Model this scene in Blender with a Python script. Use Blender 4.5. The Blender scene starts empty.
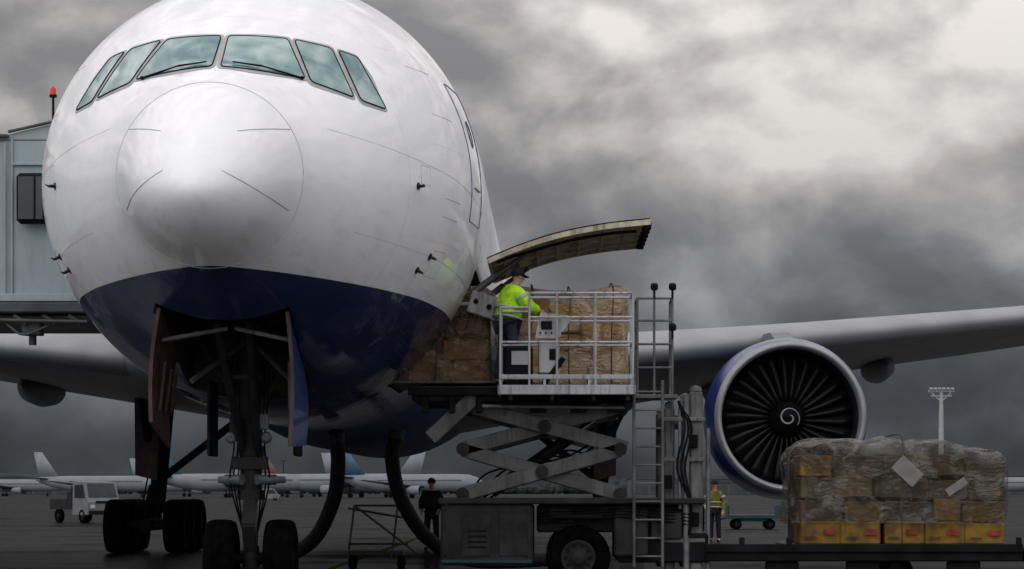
import bpy, bmesh, math, random
import numpy as np
from mathutils import Vector, Matrix, noise, Euler
random.seed(7)
R=math.radians
scene=bpy.context.scene
col=scene.collection

# ------------------------------------------------------------ materials
def M(name,c,rough=.5,metal=0,var=.12,scale=3.0,bump=0,coat=0,bscale=None,c2=None,lo=.35,hi=.65,detail=6,grime=0,spec=.35):
    m=bpy.data.materials.new(name); m.use_nodes=True
    nt=m.node_tree; b=nt.nodes['Principled BSDF']
    b.inputs['Roughness'].default_value=rough; b.inputs['Metallic'].default_value=metal
    b.inputs['Coat Weight'].default_value=coat; b.inputs['Specular IOR Level'].default_value=spec
    tc=nt.nodes.new('ShaderNodeTexCoord'); n=nt.nodes.new('ShaderNodeTexNoise')
    n.inputs['Scale'].default_value=scale; n.inputs['Detail'].default_value=detail
    nt.links.new(tc.outputs['Object'],n.inputs['Vector'])
    r=nt.nodes.new('ShaderNodeValToRGB')
    if c2 is None:
        a=[max(0,x*(1-var)) for x in c]; d=[min(1,x*(1+var)) for x in c]
    else: a=c; d=c2
    r.color_ramp.elements[0].position=lo; r.color_ramp.elements[1].position=hi
    r.color_ramp.elements[0].color=(*a,1); r.color_ramp.elements[1].color=(*d,1)
    nt.links.new(n.outputs['Fac'],r.inputs['Fac'])
    out=r.outputs['Color']
    if grime:
        mp=nt.nodes.new('ShaderNodeMapping'); mp.inputs['Scale'].default_value=(6,6,.7); nt.links.new(tc.outputs['Object'],mp.inputs[0])
        g=nt.nodes.new('ShaderNodeTexNoise'); g.inputs['Scale'].default_value=2; g.inputs['Detail'].default_value=8; g.inputs['Roughness'].default_value=.7; nt.links.new(mp.outputs[0],g.inputs['Vector'])
        mr=nt.nodes.new('ShaderNodeMapRange'); mr.inputs['From Min'].default_value=.5; mr.inputs['From Max'].default_value=.68; mr.inputs['To Max'].default_value=grime; nt.links.new(g.outputs['Fac'],mr.inputs['Value'])
        mx=nt.nodes.new('ShaderNodeMix'); mx.data_type='RGBA'; nt.links.new(mr.outputs[0],mx.inputs[0]); nt.links.new(out,mx.inputs[6]); mx.inputs[7].default_value=(.03,.026,.02,1); out=mx.outputs[2]
    nt.links.new(out,b.inputs['Base Color'])
    if bump:
        n2=nt.nodes.new('ShaderNodeTexNoise'); n2.inputs['Scale'].default_value=bscale or scale*4; n2.inputs['Detail'].default_value=5
        nt.links.new(tc.outputs['Object'],n2.inputs['Vector'])
        bp=nt.nodes.new('ShaderNodeBump'); bp.inputs['Strength'].default_value=bump; bp.inputs['Distance'].default_value=.05
        nt.links.new(n2.outputs['Fac'],bp.inputs['Height']); nt.links.new(bp.outputs['Normal'],b.inputs['Normal'])
    return m

m_white=M('white_paint',(.36,.37,.39),.45,0,.12,2,grime=.7)
m_lgrey=M('dimmed_light_grey_paint',(.095,.098,.103),.55,0,.35,2.5,grime=.8)  # loader paint darkened: dim light near the ground is put into the colour
m_grey=M('dimmed_grey_paint',(.022,.023,.025),.65,0,.35,3,grime=.7,spec=.12)  # lower equipment grey, its tone lowered in place of dimmer light
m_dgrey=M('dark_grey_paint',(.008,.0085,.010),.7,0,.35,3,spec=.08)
m_black=M('black_rubber',(.005,.005,.006),.8,0,.3,6,spec=.08)
m_tyre=M('tyre_rubber',(.003,.003,.0034),.95,0,.4,8,bump=.3,bscale=30,spec=.03)
m_steel=M('worn_steel',(.13,.14,.15),.5,.5,.3,5)
m_dsteel=M('dark_steel',(.020,.021,.023),.5,.4,.4,5,spec=.2)
m_blade=M('fan_blade_metal',(.014,.015,.018),.45,.3,.3,3)
m_chrome=M('polished_chrome',(.4,.4,.4),.25,1,.05,5)
m_seam=M('seam_sealant',(.46,.47,.49),.6,0,.1,5)
m_frame=M('window_frame_paint',(.36,.37,.38),.4,0,.1,5)
m_lip=M('brushed_inlet_lip',(.30,.31,.34),.5,.3,.12,2)
m_blue=M('blue_paint',(.012,.033,.16),.3,0,.15,2,coat=.3)
m_wing=M('wing_grey',(.16,.17,.185),.55,0,.14,1.2,grime=.25)
m_winglow=M('wing_edge_metal',(.29,.30,.32),.55,.1,.08,1.2)
m_primer=M('door_lining_primer',(.44,.40,.30),.6,0,.3,4,grime=.6)
m_bay=M('wheel_bay_lining',(.045,.045,.04),.7,0,.5,4,spec=.15)
m_bridge=M('jet_bridge_panel',(.27,.335,.365),.5,0,.07,1.5,grime=.15)
m_bridged=M('jet_bridge_steel',(.05,.055,.06),.5,0,.3,3)
m_glassd=M('dark_glass',(.02,.025,.03),.08,0,.2,3,spec=.5)
m_hivis=M('hi_vis_fabric',(.42,.80,.02),.75,0,.18,9,bump=.6,bscale=12)
m_hivis_d=M('orange_yellow_vest',(.11,.12,.015),.8,0,.4,9)
m_silver=M('reflective_tape',(.4,.42,.4),.5,.1,.1,9)
m_navy=M('navy_trousers',(.02,.025,.045),.8,0,.3,8,bump=.3,bscale=16)
m_darkc=M('dark_workwear',(.012,.014,.018),.8,0,.3,8,spec=.15)
m_skin=M('skin',(.42,.25,.17),.5,0,.08,20)
m_red=M('red_lens',(.6,.02,.01),.25,0,.1,5)
m_teal=M('teal_paint',(.007,.038,.042),.5,0,.2,4)
m_maroon=M('door_inner_lining',(.060,.030,.034),.6,0,.4,4,grime=.6)
m_yellow=M('yellow_paint',(.10,.07,.02),.7,0,.25,4)
m_alu=M('aluminium_pallet',(.10,.105,.11),.5,.5,.2,5)
m_vanw=M('grey_white_paint',(.14,.15,.16),.6,0,.1,2)  # white lowered to an even grey tone
m_glass=M('cockpit_glass',(.07,.19,.21),.07,0,.3,1.5,c2=(.26,.40,.38),lo=.42,hi=.62,detail=2,coat=.5,spec=.5)

def nmath(N,L):
    def mth(op,a,bb=None,c=None):
        n=N.new('ShaderNodeMath'); n.operation=op
        for i,v in enumerate((a,bb,c)):
            if v is None: continue
            if isinstance(v,(int,float)): n.inputs[i].default_value=v
            else: L.new(v,n.inputs[i])
        return n.outputs[0]
    return mth
def mat_hull():
    m=bpy.data.materials.new('white_and_blue_livery'); m.use_nodes=True
    nt=m.node_tree; N=nt.nodes; L=nt.links; b=N['Principled BSDF']; mth=nmath(N,L)
    g=N.new('ShaderNodeNewGeometry'); sp=N.new('ShaderNodeSeparateXYZ'); L.new(g.outputs['Position'],sp.inputs[0])
    X,Y,Z=sp.outputs
    line=mth('SUBTRACT',4.20,mth('MULTIPLY',mth('SUBTRACT',Y,30.3),.022))
    isb=mth('LESS_THAN',Z,line)
    mp=N.new('ShaderNodeMapping'); mp.inputs['Scale'].default_value=(1,.35,2.2); L.new(g.outputs['Position'],mp.inputs[0])
    n=N.new('ShaderNodeTexNoise'); n.inputs['Scale'].default_value=1.3; n.inputs['Detail'].default_value=8; n.inputs['Roughness'].default_value=.6
    L.new(mp.outputs[0],n.inputs['Vector'])
    r=N.new('ShaderNodeValToRGB'); r.color_ramp.elements[0].position=.3; r.color_ramp.elements[1].position=.6
    r.color_ramp.elements[0].color=(.82,.84,.88,1); r.color_ramp.elements[1].color=(.87,.89,.93,1); L.new(n.outputs['Fac'],r.inputs['Fac'])
    mp2=N.new('ShaderNodeMapping'); mp2.inputs['Scale'].default_value=(7,.5,7); L.new(g.outputs['Position'],mp2.inputs[0])
    ng=N.new('ShaderNodeTexNoise'); ng.inputs['Scale'].default_value=1; ng.inputs['Detail'].default_value=8; L.new(mp2.outputs[0],ng.inputs['Vector'])
    gr=N.new('ShaderNodeMapRange'); gr.inputs['From Min'].default_value=.5; gr.inputs['From Max'].default_value=.75; gr.inputs['To Max'].default_value=.3; L.new(ng.outputs['Fac'],gr.inputs['Value'])
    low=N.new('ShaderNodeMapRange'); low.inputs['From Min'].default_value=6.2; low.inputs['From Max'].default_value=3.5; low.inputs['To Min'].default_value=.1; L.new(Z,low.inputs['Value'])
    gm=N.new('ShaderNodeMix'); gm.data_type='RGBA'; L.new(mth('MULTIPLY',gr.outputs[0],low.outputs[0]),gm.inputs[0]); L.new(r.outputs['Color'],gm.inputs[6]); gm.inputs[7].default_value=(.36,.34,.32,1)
    fr=mth('FRACT',mth('DIVIDE',mth('SUBTRACT',Y,31.02),1.65)); pl=mth('LESS_THAN',fr,.008)
    zf=mth('FRACT',mth('DIVIDE',mth('ADD',Z,.35),1.3)); pz=mth('MULTIPLY',mth('LESS_THAN',zf,.006),mth('GREATER_THAN',Y,33.5))
    seam=mth('MULTIPLY',mth('MINIMUM',mth('ADD',pl,pz),1.0),mth('GREATER_THAN',Y,31.5))
    mx=N.new('ShaderNodeMix'); mx.data_type='RGBA'; L.new(mth('MULTIPLY',seam,.28),mx.inputs[0]); L.new(gm.outputs[2],mx.inputs[6]); mx.inputs[7].default_value=(.25,.26,.28,1)
    mb=N.new('ShaderNodeMix'); mb.data_type='RGBA'; L.new(isb,mb.inputs[0]); L.new(mx.outputs[2],mb.inputs[6])
    r2=N.new('ShaderNodeValToRGB'); r2.color_ramp.elements[0].position=.35; r2.color_ramp.elements[1].position=.7
    r2.color_ramp.elements[0].color=(.010,.019,.072,1); r2.color_ramp.elements[1].color=(.019,.031,.105,1); L.new(n.outputs['Fac'],r2.inputs['Fac'])
    L.new(r2.outputs['Color'],mb.inputs[7])
    L.new(mb.outputs[2],b.inputs['Base Color'])
    cw=N.new('ShaderNodeMapRange'); cw.inputs['From Min'].default_value=38; cw.inputs['From Max'].default_value=46; cw.inputs['To Min'].default_value=.75; cw.inputs['To Max'].default_value=.05; L.new(Y,cw.inputs['Value'])
    L.new(cw.outputs[0],b.inputs['Coat Weight']); b.inputs['Coat Roughness'].default_value=.04
    rg=N.new('ShaderNodeMapRange'); rg.inputs['From Min'].default_value=36; rg.inputs['From Max'].default_value=46; rg.inputs['To Min'].default_value=.55; rg.inputs['To Max'].default_value=.75; L.new(Y,rg.inputs['Value']); L.new(rg.outputs[0],b.inputs['Roughness'])
    b.inputs['Specular IOR Level'].default_value=.2
    n3=N.new('ShaderNodeTexNoise'); n3.inputs['Scale'].default_value=1.6; n3.inputs['Detail'].default_value=4; L.new(g.outputs['Position'],n3.inputs['Vector'])
    bp=N.new('ShaderNodeBump'); bp.inputs['Strength'].default_value=.30; bp.inputs['Distance'].default_value=.05; L.new(n3.outputs['Fac'],bp.inputs['Height'])
    L.new(bp.outputs['Normal'],b.inputs['Coat Normal'])
    return m
m_hull=mat_hull()

# ------------------------------------------------------------ mesh builder
def catmull(pts,n):
    P=[Vector(p) for p in pts]; P=[P[0]*2-P[1]]+P+[P[-1]*2-P[-2]]
    out=[]; segs=len(P)-3
    for i in range(n+1):
        t=i/n*segs; k=min(int(t),segs-1); u=t-k
        a,b,c,d=P[k:k+4]
        out.append(.5*((2*b)+(c-a)*u+(2*a-5*b+4*c-d)*u*u+(3*b-a-3*c+d)*u**3))
    return out

class MB:
    def __init__(s): s.v=[];s.f=[];s.mi=[];s.sm=[]
    def add(s,vs,fs,mi=0,smooth=False):
        o=len(s.v); s.v+= [tuple(v) for v in vs]
        for f in fs: s.f.append([i+o for i in f]); s.mi.append(mi); s.sm.append(smooth)
        return s
    def box(s,c,size,rot=None,bev=.012,mi=0):
        bm=bmesh.new(); bmesh.ops.create_cube(bm,size=1)
        bmesh.ops.scale(bm,vec=size,verts=bm.verts)
        if bev>0:
            bmesh.ops.bevel(bm,geom=bm.edges[:],offset=min(bev,min(size)*.3),segments=1,affect='EDGES')
        if rot is not None:
            bmesh.ops.rotate(bm,cent=(0,0,0),matrix=Euler(rot).to_matrix(),verts=bm.verts)
        bm.verts.index_update()
        s.add([v.co+Vector(c) for v in bm.verts],[[v.index for v in f.verts] for f in bm.faces],mi)
        bm.free(); return s
    def b2(s,x0,x1,y0,y1,z0,z1,bev=.012,mi=0):
        return s.box(((x0+x1)/2,(y0+y1)/2,(z0+z1)/2),(abs(x1-x0),abs(y1-y0),abs(z1-z0)),None,bev,mi)
    def beam(s,p1,p2,w,h,mi=0,bev=.01):
        p1=Vector(p1);p2=Vector(p2);d=p2-p1;L=d.length
        q=d.to_track_quat('X','Z')
        bm=bmesh.new(); bmesh.ops.create_cube(bm,size=1); bmesh.ops.scale(bm,vec=(L,w,h),verts=bm.verts)
        bmesh.ops.bevel(bm,geom=bm.edges[:],offset=min(bev,min(w,h)*.3),segments=1,affect='EDGES')
        bmesh.ops.rotate(bm,cent=(0,0,0),matrix=q.to_matrix(),verts=bm.verts); bm.verts.index_update()
        c=(p1+p2)/2
        s.add([v.co+c for v in bm.verts],[[v.index for v in f.verts] for f in bm.faces],mi); bm.free(); return s
    def tube(s,p1,p2,r1,r2=None,n=14,mi=0):
        r2=r1 if r2 is None else r2
        p1=Vector(p1);p2=Vector(p2);q=(p2-p1).to_track_quat('Z','Y')
        vs=[]
        for p,r in((p1,r1),(p2,r2)):
            for i in range(n):
                a=2*math.pi*i/n; vs.append(p+q@Vector((math.cos(a)*r,math.sin(a)*r,0)))
        s.add(vs,[[i,(i+1)%n,n+(i+1)%n,n+i] for i in range(n)],mi,True)
        s.add(vs,[list(range(n))[::-1],list(range(n,2*n))],mi,False); return s
    def path(s,pts,r,n=10,seg=40,mi=0,raw=False):
        P=[Vector(p) for p in pts] if raw else catmull(pts,seg)
        vs=[];fs=[]; t0=(P[1]-P[0]).normalized()
        up=Vector((0,0,1)) if abs(t0.z)<.9 else Vector((1,0,0))
        nrm=(up-t0*up.dot(t0)).normalized()
        for k,p in enumerate(P):
            t=(P[min(k+1,len(P)-1)]-P[max(k-1,0)]).normalized()
            nrm=(nrm-t*nrm.dot(t)).normalized(); bi=t.cross(nrm)
            rr=r(k/(len(P)-1)) if callable(r) else r
            for i in range(n):
                a=2*math.pi*i/n; vs.append(p+nrm*math.cos(a)*rr+bi*math.sin(a)*rr)
        for k in range(len(P)-1):
            for i in range(n): fs.append([k*n+i,k*n+(i+1)%n,(k+1)*n+(i+1)%n,(k+1)*n+i])
        fs.append(list(range(n))[::-1]); fs.append([(len(P)-1)*n+i for i in range(n)])
        s.add(vs,fs,mi,True); return s
    def lathe(s,prof,org,axis='Y',n=48,mi=0,smooth=True,caps=False):
        o=Vector(org); vs=[];fs=[]
        for a,r in prof:
            for i in range(n):
                t=2*math.pi*i/n; c,d=math.cos(t)*r,math.sin(t)*r
                vs.append(o+(Vector((c,a,d)) if axis=='Y' else Vector((a,c,d)) if axis=='X' else Vector((c,d,a))))
        for k in range(len(prof)-1):
            for i in range(n): fs.append([k*n+i,k*n+(i+1)%n,(k+1)*n+(i+1)%n,(k+1)*n+i])
        if caps: fs.append(list(range(n))); fs.append([(len(prof)-1)*n+i for i in range(n)][::-1])
        s.add(vs,fs,mi,smooth); return s
    def ball(s,c,r,sc=(1,1,1),mi=0,n=2):
        bm=bmesh.new(); bmesh.ops.create_icosphere(bm,subdivisions=n,radius=r); bm.verts.index_update()
        s.add([Vector((v.co.x*sc[0],v.co.y*sc[1],v.co.z*sc[2]))+Vector(c) for v in bm.verts],[[v.index for v in f.verts] for f in bm.faces],mi,True); bm.free(); return s
    def prism(s,poly,ext,mi=0,smooth=False):
        n=len(poly); e=Vector(ext); vs=[Vector(p) for p in poly]+[Vector(p)+e for p in poly]
        s.add(vs,[list(range(n)),list(range(n,2*n))[::-1]]+[[i,n+i,n+(i+1)%n,(i+1)%n] for i in range(n)],mi,smooth); return s
    def sections(s,secs,mi=0,smooth=True,caps=True):
        n=len(secs[0]); vs=[p for q in secs for p in q]; fs=[]
        for k in range(len(secs)-1):
            for i in range(n): fs.append([k*n+i,k*n+(i+1)%n,(k+1)*n+(i+1)%n,(k+1)*n+i])
        if caps: fs.append(list(range(n))[::-1]); fs.append([(len(secs)-1)*n+i for i in range(n)])
        s.add(vs,fs,mi,smooth); return s

ORG={}
def thing(name,loc,label,cat,group=None,yaw=0):
    e=bpy.data.objects.new(name,None); e.empty_display_size=.3; col.objects.link(e)
    e.location=loc; e.rotation_euler=(0,0,yaw); e['label']=label; e['category']=cat
    if group: e['group']=group
    ORG[e.name]=Vector((0,0,0)) if yaw else Vector(loc)
    return e
def fixn(me):
    bm=bmesh.new(); bm.from_mesh(me); bmesh.ops.recalc_face_normals(bm,faces=bm.faces); bm.to_mesh(me); bm.free()
def obj(mb,name,mats,parent=None,org=None,label=None,cat=None,group=None,kind=None,fix=True):
    if not isinstance(mats,(list,tuple)): mats=[mats]
    if parent is not None: o=ORG[parent.name]
    else: o=Vector(org or (0,0,0))
    me=bpy.data.meshes.new(name)
    me.from_pydata([tuple(Vector(v)-o) for v in mb.v],[],mb.f)
    for m in mats: me.materials.append(m)
    me.polygons.foreach_set('material_index',mb.mi); me.polygons.foreach_set('use_smooth',mb.sm)
    me.update()
    if fix: fixn(me)
    ob=bpy.data.objects.new(name,me); col.objects.link(ob)
    if parent is not None: ob.parent=parent; ORG[ob.name]=o
    else: ob.location=o; ORG[ob.name]=o
    if label: ob['label']=label
    if cat: ob['category']=cat
    if group: ob['group']=group
    if kind: ob['kind']=kind
    return ob

# ------------------------------------------------------------ hull surface
AX,NY,CZ=-4.15,28.6,5.65
KS=[0,.15,.4,.8,1.7,2.5,3.5,4.5,6,8,10,14,18,22,34,38,44,52,58,62]
KT=[-.70,-.38,-.12,.22,.80,1.12,1.73,2.28,2.92,3.33,3.42,3.42,3.42,3.42,3.42,3.42,3.4,3.1,2.8,2.4]
KB=[-.70,-.95,-1.12,-1.27,-1.47,-1.75,-2.10,-2.42,-2.76,-3.02,-3.1,-3.1,-3.1,-3.35,-3.35,-3.1,-2.9,-1.2,.6,1.7]
KW=[0,.36,.58,.80,1.14,1.53,2.05,2.48,2.93,3.15,3.17,3.17,3.17,3.2,3.2,3.15,3.0,2.0,1.0,.3]
def pchip(xs,ys):
    n=len(xs); h=[xs[i+1]-xs[i] for i in range(n-1)]; d=[(ys[i+1]-ys[i])/h[i] for i in range(n-1)]
    m=[d[0]]+[0 if d[i-1]*d[i]<=0 else 2*d[i-1]*d[i]/(d[i-1]+d[i]) for i in range(1,n-1)]+[d[-1]]
    def f(x):
        x=min(max(x,xs[0]),xs[-1]); k=0
        while k<n-2 and x>xs[k+1]: k+=1
        t=(x-xs[k])/h[k]
        return (2*t**3-3*t*t+1)*ys[k]+(t**3-2*t*t+t)*h[k]*m[k]+(-2*t**3+3*t*t)*ys[k+1]+(t**3-t*t)*h[k]*m[k+1]
    return f
US=[math.sqrt(s) for s in KS]
fT,fB,fW=pchip(US,KT),pchip(US,KB),pchip(US,KW)
def hs(s):
    u=math.sqrt(max(s,0)); t,b,w=fT(u),fB(u),fW(u); return w,(t+b)/2,(t-b)/2
def hpt(s,a):
    w,c,h=hs(s); return Vector((AX+w*math.cos(a),NY+s,CZ+c+h*math.sin(a)))
def hn(s,a):
    e=.02; p=hpt(s,a); ds=hpt(s+e,a)-p; da=hpt(s,a+e)-p
    n=da.cross(ds).normalized()
    if n.dot(Vector((math.cos(a),-.3,math.sin(a))))<0: n=-n
    return n
def front(x,z,off=0):      # point of the hull met when looking along the aircraft axis
    lo,hi=0.0,10.0
    for _ in range(40):
        s=(lo+hi)/2; w,c,h=hs(s)
        if w<=1e-4 or (x/w)**2+((z-c)/h)**2>1: lo=s
        else: hi=s
    w,c,h=hs(hi); a=math.atan2((z-c)/h,x/w)
    return hpt(hi,a)+hn(hi,a)*off
def side(s,z,sgn=1,off=0):
    w,c,h=hs(s); q=max(-1,min(1,(z-c)/h)); a=math.asin(q)
    if sgn<0: a=math.pi-a
    return hpt(s,a)+hn(s,a)*off

plane=thing('airliner',(AX,NY+5.9,0),'wide body white airliner with dark blue belly parked at the stand','aircraft')
mb=MB(); secs=[]; NS=140; NA=112
for i in range(NS+1):
    t=i/NS; s=.002+62*(t**2.1)
    secs.append([hpt(s,2*math.pi*k/NA) for k in range(NA)])
mb.sections(secs)
hull=obj(mb,'fuselage',[m_hull,m_bay],plane)
def cutter(x0,x1,y0,y1,z0,z1):
    return obj(MB().b2(x0,x1,y0,y1,z0,z1,0,1),'cut',[m_hull,m_bay])
cuts=[cutter(AX-.90,AX+.80,NY+3.2,NY+6.7,1.5,4.55),cutter(AX+1.0,AX+4,37.7,40.5,3.06,4.83)]
bpy.context.view_layer.update()
for c in cuts:
    md=hull.modifiers.new('b','BOOLEAN'); md.operation='DIFFERENCE'; md.object=c; md.solver='EXACT'
dg=bpy.context.evaluated_depsgraph_get(); dg.update()
me=bpy.data.meshes.new_from_object(hull.evaluated_get(dg)); hull.modifiers.clear(); hull.data=me
for p in me.polygons:
    if p.material_index==1: p.use_smooth=False
for c in cuts: bpy.data.objects.remove(c,do_unlink=True)

a=MB(); a.path([hpt(1.7,2*math.pi*i/72)+hn(1.7,2*math.pi*i/72)*.001 for i in range(73)],.0055,6,raw=True)
obj(a,'radome_joint',m_seam,plane)
for sg in(-1,1):
    for (x0,z0,x1,z1) in((.34,-.47,.98,-.78),(.45,.07,.98,.22)):
        a=MB(); a.path([front(sg*(x0+(x1-x0)*t/12),z0+(z1-z0)*t/12,.002) for t in range(13)],.005,6,raw=True)
        obj(a,'lightning_diverter_strip',m_seam,plane)
for sg in(-1,1):
    a=MB(); a.path([side(s/4,.55-.02*s,sg,-.001) for s in range(10,34)],.0035,5,raw=True); obj(a,'panel_joint',m_seam,plane)
    a=MB(); a.path([side(s/4,-.75-.012*s,sg,-.001) for s in range(12,40)],.0035,5,raw=True); obj(a,'panel_joint',m_seam,plane)
    for k,z in enumerate((-.45,-.2,.95,1.6)):
        a=MB(); a.path([side(5.2+.05*t,z,sg,-.001) for t in range(16)],.0035,5,raw=True); obj(a,'panel_joint',m_seam,plane)
for sg in(-1,1):
    for(s0,z0,dw,dh) in((5.3,-1.25,.5,.35),(8.6,-1.0,.5,.5),(4.4,-.1,.3,.25)):
        P=[side(s0+dx*dw,z0+dz*dh,sg,-.001) for dx,dz in((0,0),(.25,0),(.5,0),(.75,0),(1,0),(1,.5),(1,1),(.75,1),(.5,1),(.25,1),(0,1),(0,.5),(0,0))]
        a=MB(); a.path(P,.004,5,raw=True); obj(a,'access_hatch',m_seam,plane)

def roundpoly(P,k=.16):
    Q=[Vector((p[0],p[1])) for p in P]; out=[]; n=len(Q)
    for i in range(n):
        a,b,c=Q[i-1],Q[i],Q[(i+1)%n]
        p0=b+(a-b)*k*min(1,.35/(a-b).length); p1=b+(c-b)*k*min(1,.35/(c-b).length)
        for j in range(5):
            t=j/4; out.append((1-t)**2*p0+2*t*(1-t)*b+t*t*p1)
    res=[]
    for i in range(len(out)):
        a,b=out[i],out[(i+1)%len(out)]; m=max(1,int((b-a).length/.08))
        for j in range(m): res.append(a+(b-a)*j/m)
    return res
def patch(mb,poly,off,grow=0,rings=5,mi=0):
    P=poly; c=sum(P,Vector((0,0)))/len(P)
    if grow: P=[p+(p-c).normalized()*grow for p in P]
    n=len(P); vs=[front(c.x,c.y,off)]; fs=[]
    for r in range(1,rings+1):
        for p in P:
            q=c+(p-c)*r/rings; vs.append(front(q.x,q.y,off))
    for i in range(n): fs.append([0,1+i,1+(i+1)%n])
    for r in range(rings-1):
        for i in range(n):
            a=1+r*n+i; b=1+r*n+(i+1)%n; fs.append([a,a+n,b+n,b])
    mb.add(vs,fs,mi,True)
WN=[[(.055,1.12),(.045,1.67),(.78,1.67),(1.08,1.03)],
    [(1.15,1.00),(.86,1.67),(1.32,1.60),(1.66,.87)],
    [(1.74,.85),(1.40,1.59),(1.64,1.53),(2.04,.80)]]
for sg in(-1,1):
    for k,P in enumerate(WN):
        rp=roundpoly([(sg*x-.035,z) for x,z in P],.17)
        a=MB(); patch(a,rp,.006,.05); fr=obj(a,'window_frame',m_frame,plane)
        a=MB(); patch(a,rp,.014); obj(a,'windshield_pane',m_glass,fr)
        a=MB(); pts=[front(p.x,p.y,.014) for p in rp]; a.path(pts+[pts[0]],.008,6,raw=True); obj(a,'window_gasket',m_dgrey,fr)
for sg in(-1,1):
    a=MB(); p1=front(sg*.52,1.12,.045); p2=front(sg*1.0,1.02,.03)
    a.tube(p2,p1,.011,.011,8); a.tube(p1,front(sg*.16,1.17,.04),.013,.009,8); a.ball(p2,.025)
    obj(a,'windshield_wiper',m_black,plane)
for sg in(-1,1):
    for (s,z) in((4.3,-.15),(5.2,-1.0),(5.0,-1.2)):
        p=side(s,z,sg,0); q=side(s,z,sg,.09); a=MB(); a.tube(p,q,.025,.018,8); a.tube(q+Vector((0,.03,0)),q-Vector((0,.16,0)),.014,.009,8); a.tube(p,side(s,z,sg,.01),.05,.05,12)
        obj(a,'air_data_probe',m_dsteel,plane)
for sg in(-1,1):
    a=MB(); P=[]
    for i in range(41):
        t=i/40*4
        if t<1: P.append((6.7+1.07*t,-.35))
        elif t<2: P.append((7.77,-.35+1.95*(t-1)))
        elif t<3: P.append((7.77-1.07*(t-2),1.6))
        else: P.append((6.7,1.6-1.95*(t-3)))
    a.path([side(s,z,sg,.0) for s,z in P],.010,6,raw=True)
    d=obj(a,'passenger_door',m_blue,plane)
    b=MB(); b.path([side(6.95+.5*t/10,.15,sg,.01) for t in range(11)],.014,6,raw=True); obj(b,'door_handle',m_frame,d)
    b=MB(); b.path([side(7.2+.13*math.cos(t/16*6.283),.95+.19*math.sin(t/16*6.283),sg,.0) for t in range(17)],.012,6,raw=True)
    obj(b,'door_window',m_glassd,d)
for sg in(-1,1):
    for i in range(24):
        s=9.3+i*.56; b=MB(); vs=[side(s,.92,sg,.008)]
        for k in range(12): vs.append(side(s+.12*math.cos(k*math.pi/6),.92+.18*math.sin(k*math.pi/6),sg,.008))
        b.add(vs,[[0,1+k,1+(k+1)%12] for k in range(12)],0,True); obj(b,'cabin_window',m_glassd,plane)
a=MB()
for y in (32.6,33.4,34.2): a.b2(AX-.86,AX+.76,y,y+.07,4.2,4.36,mi=0)
a.tube((AX-.55,31.95,4.1),(AX-.55,35.2,4.0),.05); a.tube((AX+.5,31.95,4.15),(AX+.5,35.2,4.05),.04)
a.tube((AX-.88,32.2,3.42),(AX-.05,32.35,3.58),.03,mi=1); a.tube((AX+.78,32.2,3.42),(AX+.05,32.35,3.58),.03,mi=1)
a.tube((AX-.86,33.0,3.45),(AX-.1,33.9,3.75),.035); a.tube((AX+.76,33.0,3.45),(AX+.1,33.9,3.75),.035)
a.tube((AX-.70,33.6,2.95),(AX-.08,34.3,3.5),.04,mi=1); a.tube((AX+.66,33.6,2.95),(AX+.08,34.3,3.5),.04,mi=1)
a.box((AX-.4,33.3,3.95),(.35,.5,.25)); a.box((AX+.45,33.8,3.9),(.25,.4,.3))
obj(a,'bay_framework',[m_grey,m_lgrey],plane)

def geardoor(sg,hx,splay,zb0,zb1,L0=1.9):
    a=MB(); n=10; outer=[];inner=[]; J=7
    ys=[31.9+L0*i/n for i in range(n+1)]
    for off,lst in((0,outer),(.05,inner)):
        for i,y in enumerate(ys):
            w,c,h=hs(y-NY); zt=CZ+c-h*math.sqrt(1-(hx/w)**2)-.01
            zb=zb0+(zb1-zb0)*i/n; row=[]
            for j in range(J):
                t=j/(J-1); z=zt+(zb-zt)*t; x=hx+splay*t+.05*math.sin(t*math.pi)-off
                row.append(Vector((AX+sg*x,y,z)))
            lst.append(row)
    for mi,lst in((0,outer),(1,inner)):
        vs=[p for r in lst for p in r]; a.add(vs,[[i*J+j,i*J+j+1,(i+1)*J+j+1,(i+1)*J+j] for i in range(n) for j in range(J-1)],mi,True)
    for i in (0,n):
        vs=outer[i]+inner[i]; a.add(vs,[[j,j+1,J+1+j,J+j] for j in range(J-1)],1)
    vs=[r[-1] for r in outer]+[r[-1] for r in inner]; a.add(vs,[[i,i+1,n+2+i,n+1+i] for i in range(n)],1)
    for q in (.25,.6,.9):
        y=31.9+L0*q; a.beam((AX+sg*(hx-.05),y,3.2-q*.2),(AX+sg*(hx+splay*.85-.06),y,zb0+.15),.05,.04,mi=1)
    obj(a,'nose_gear_door',[m_blue,m_maroon],plane,fix=False)
geardoor(1,.80,.03,2.03,2.08); geardoor(-1,.90,.10,2.35,2.05,1.5)
for sg in(-1,1):
    a=MB(); a.b2(AX+sg*.60-.03,AX+sg*.60+.03,NY+6.0,NY+6.75,1.95,3.0,.02); obj(a,'rear_gear_door',m_dgrey,plane)

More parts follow.
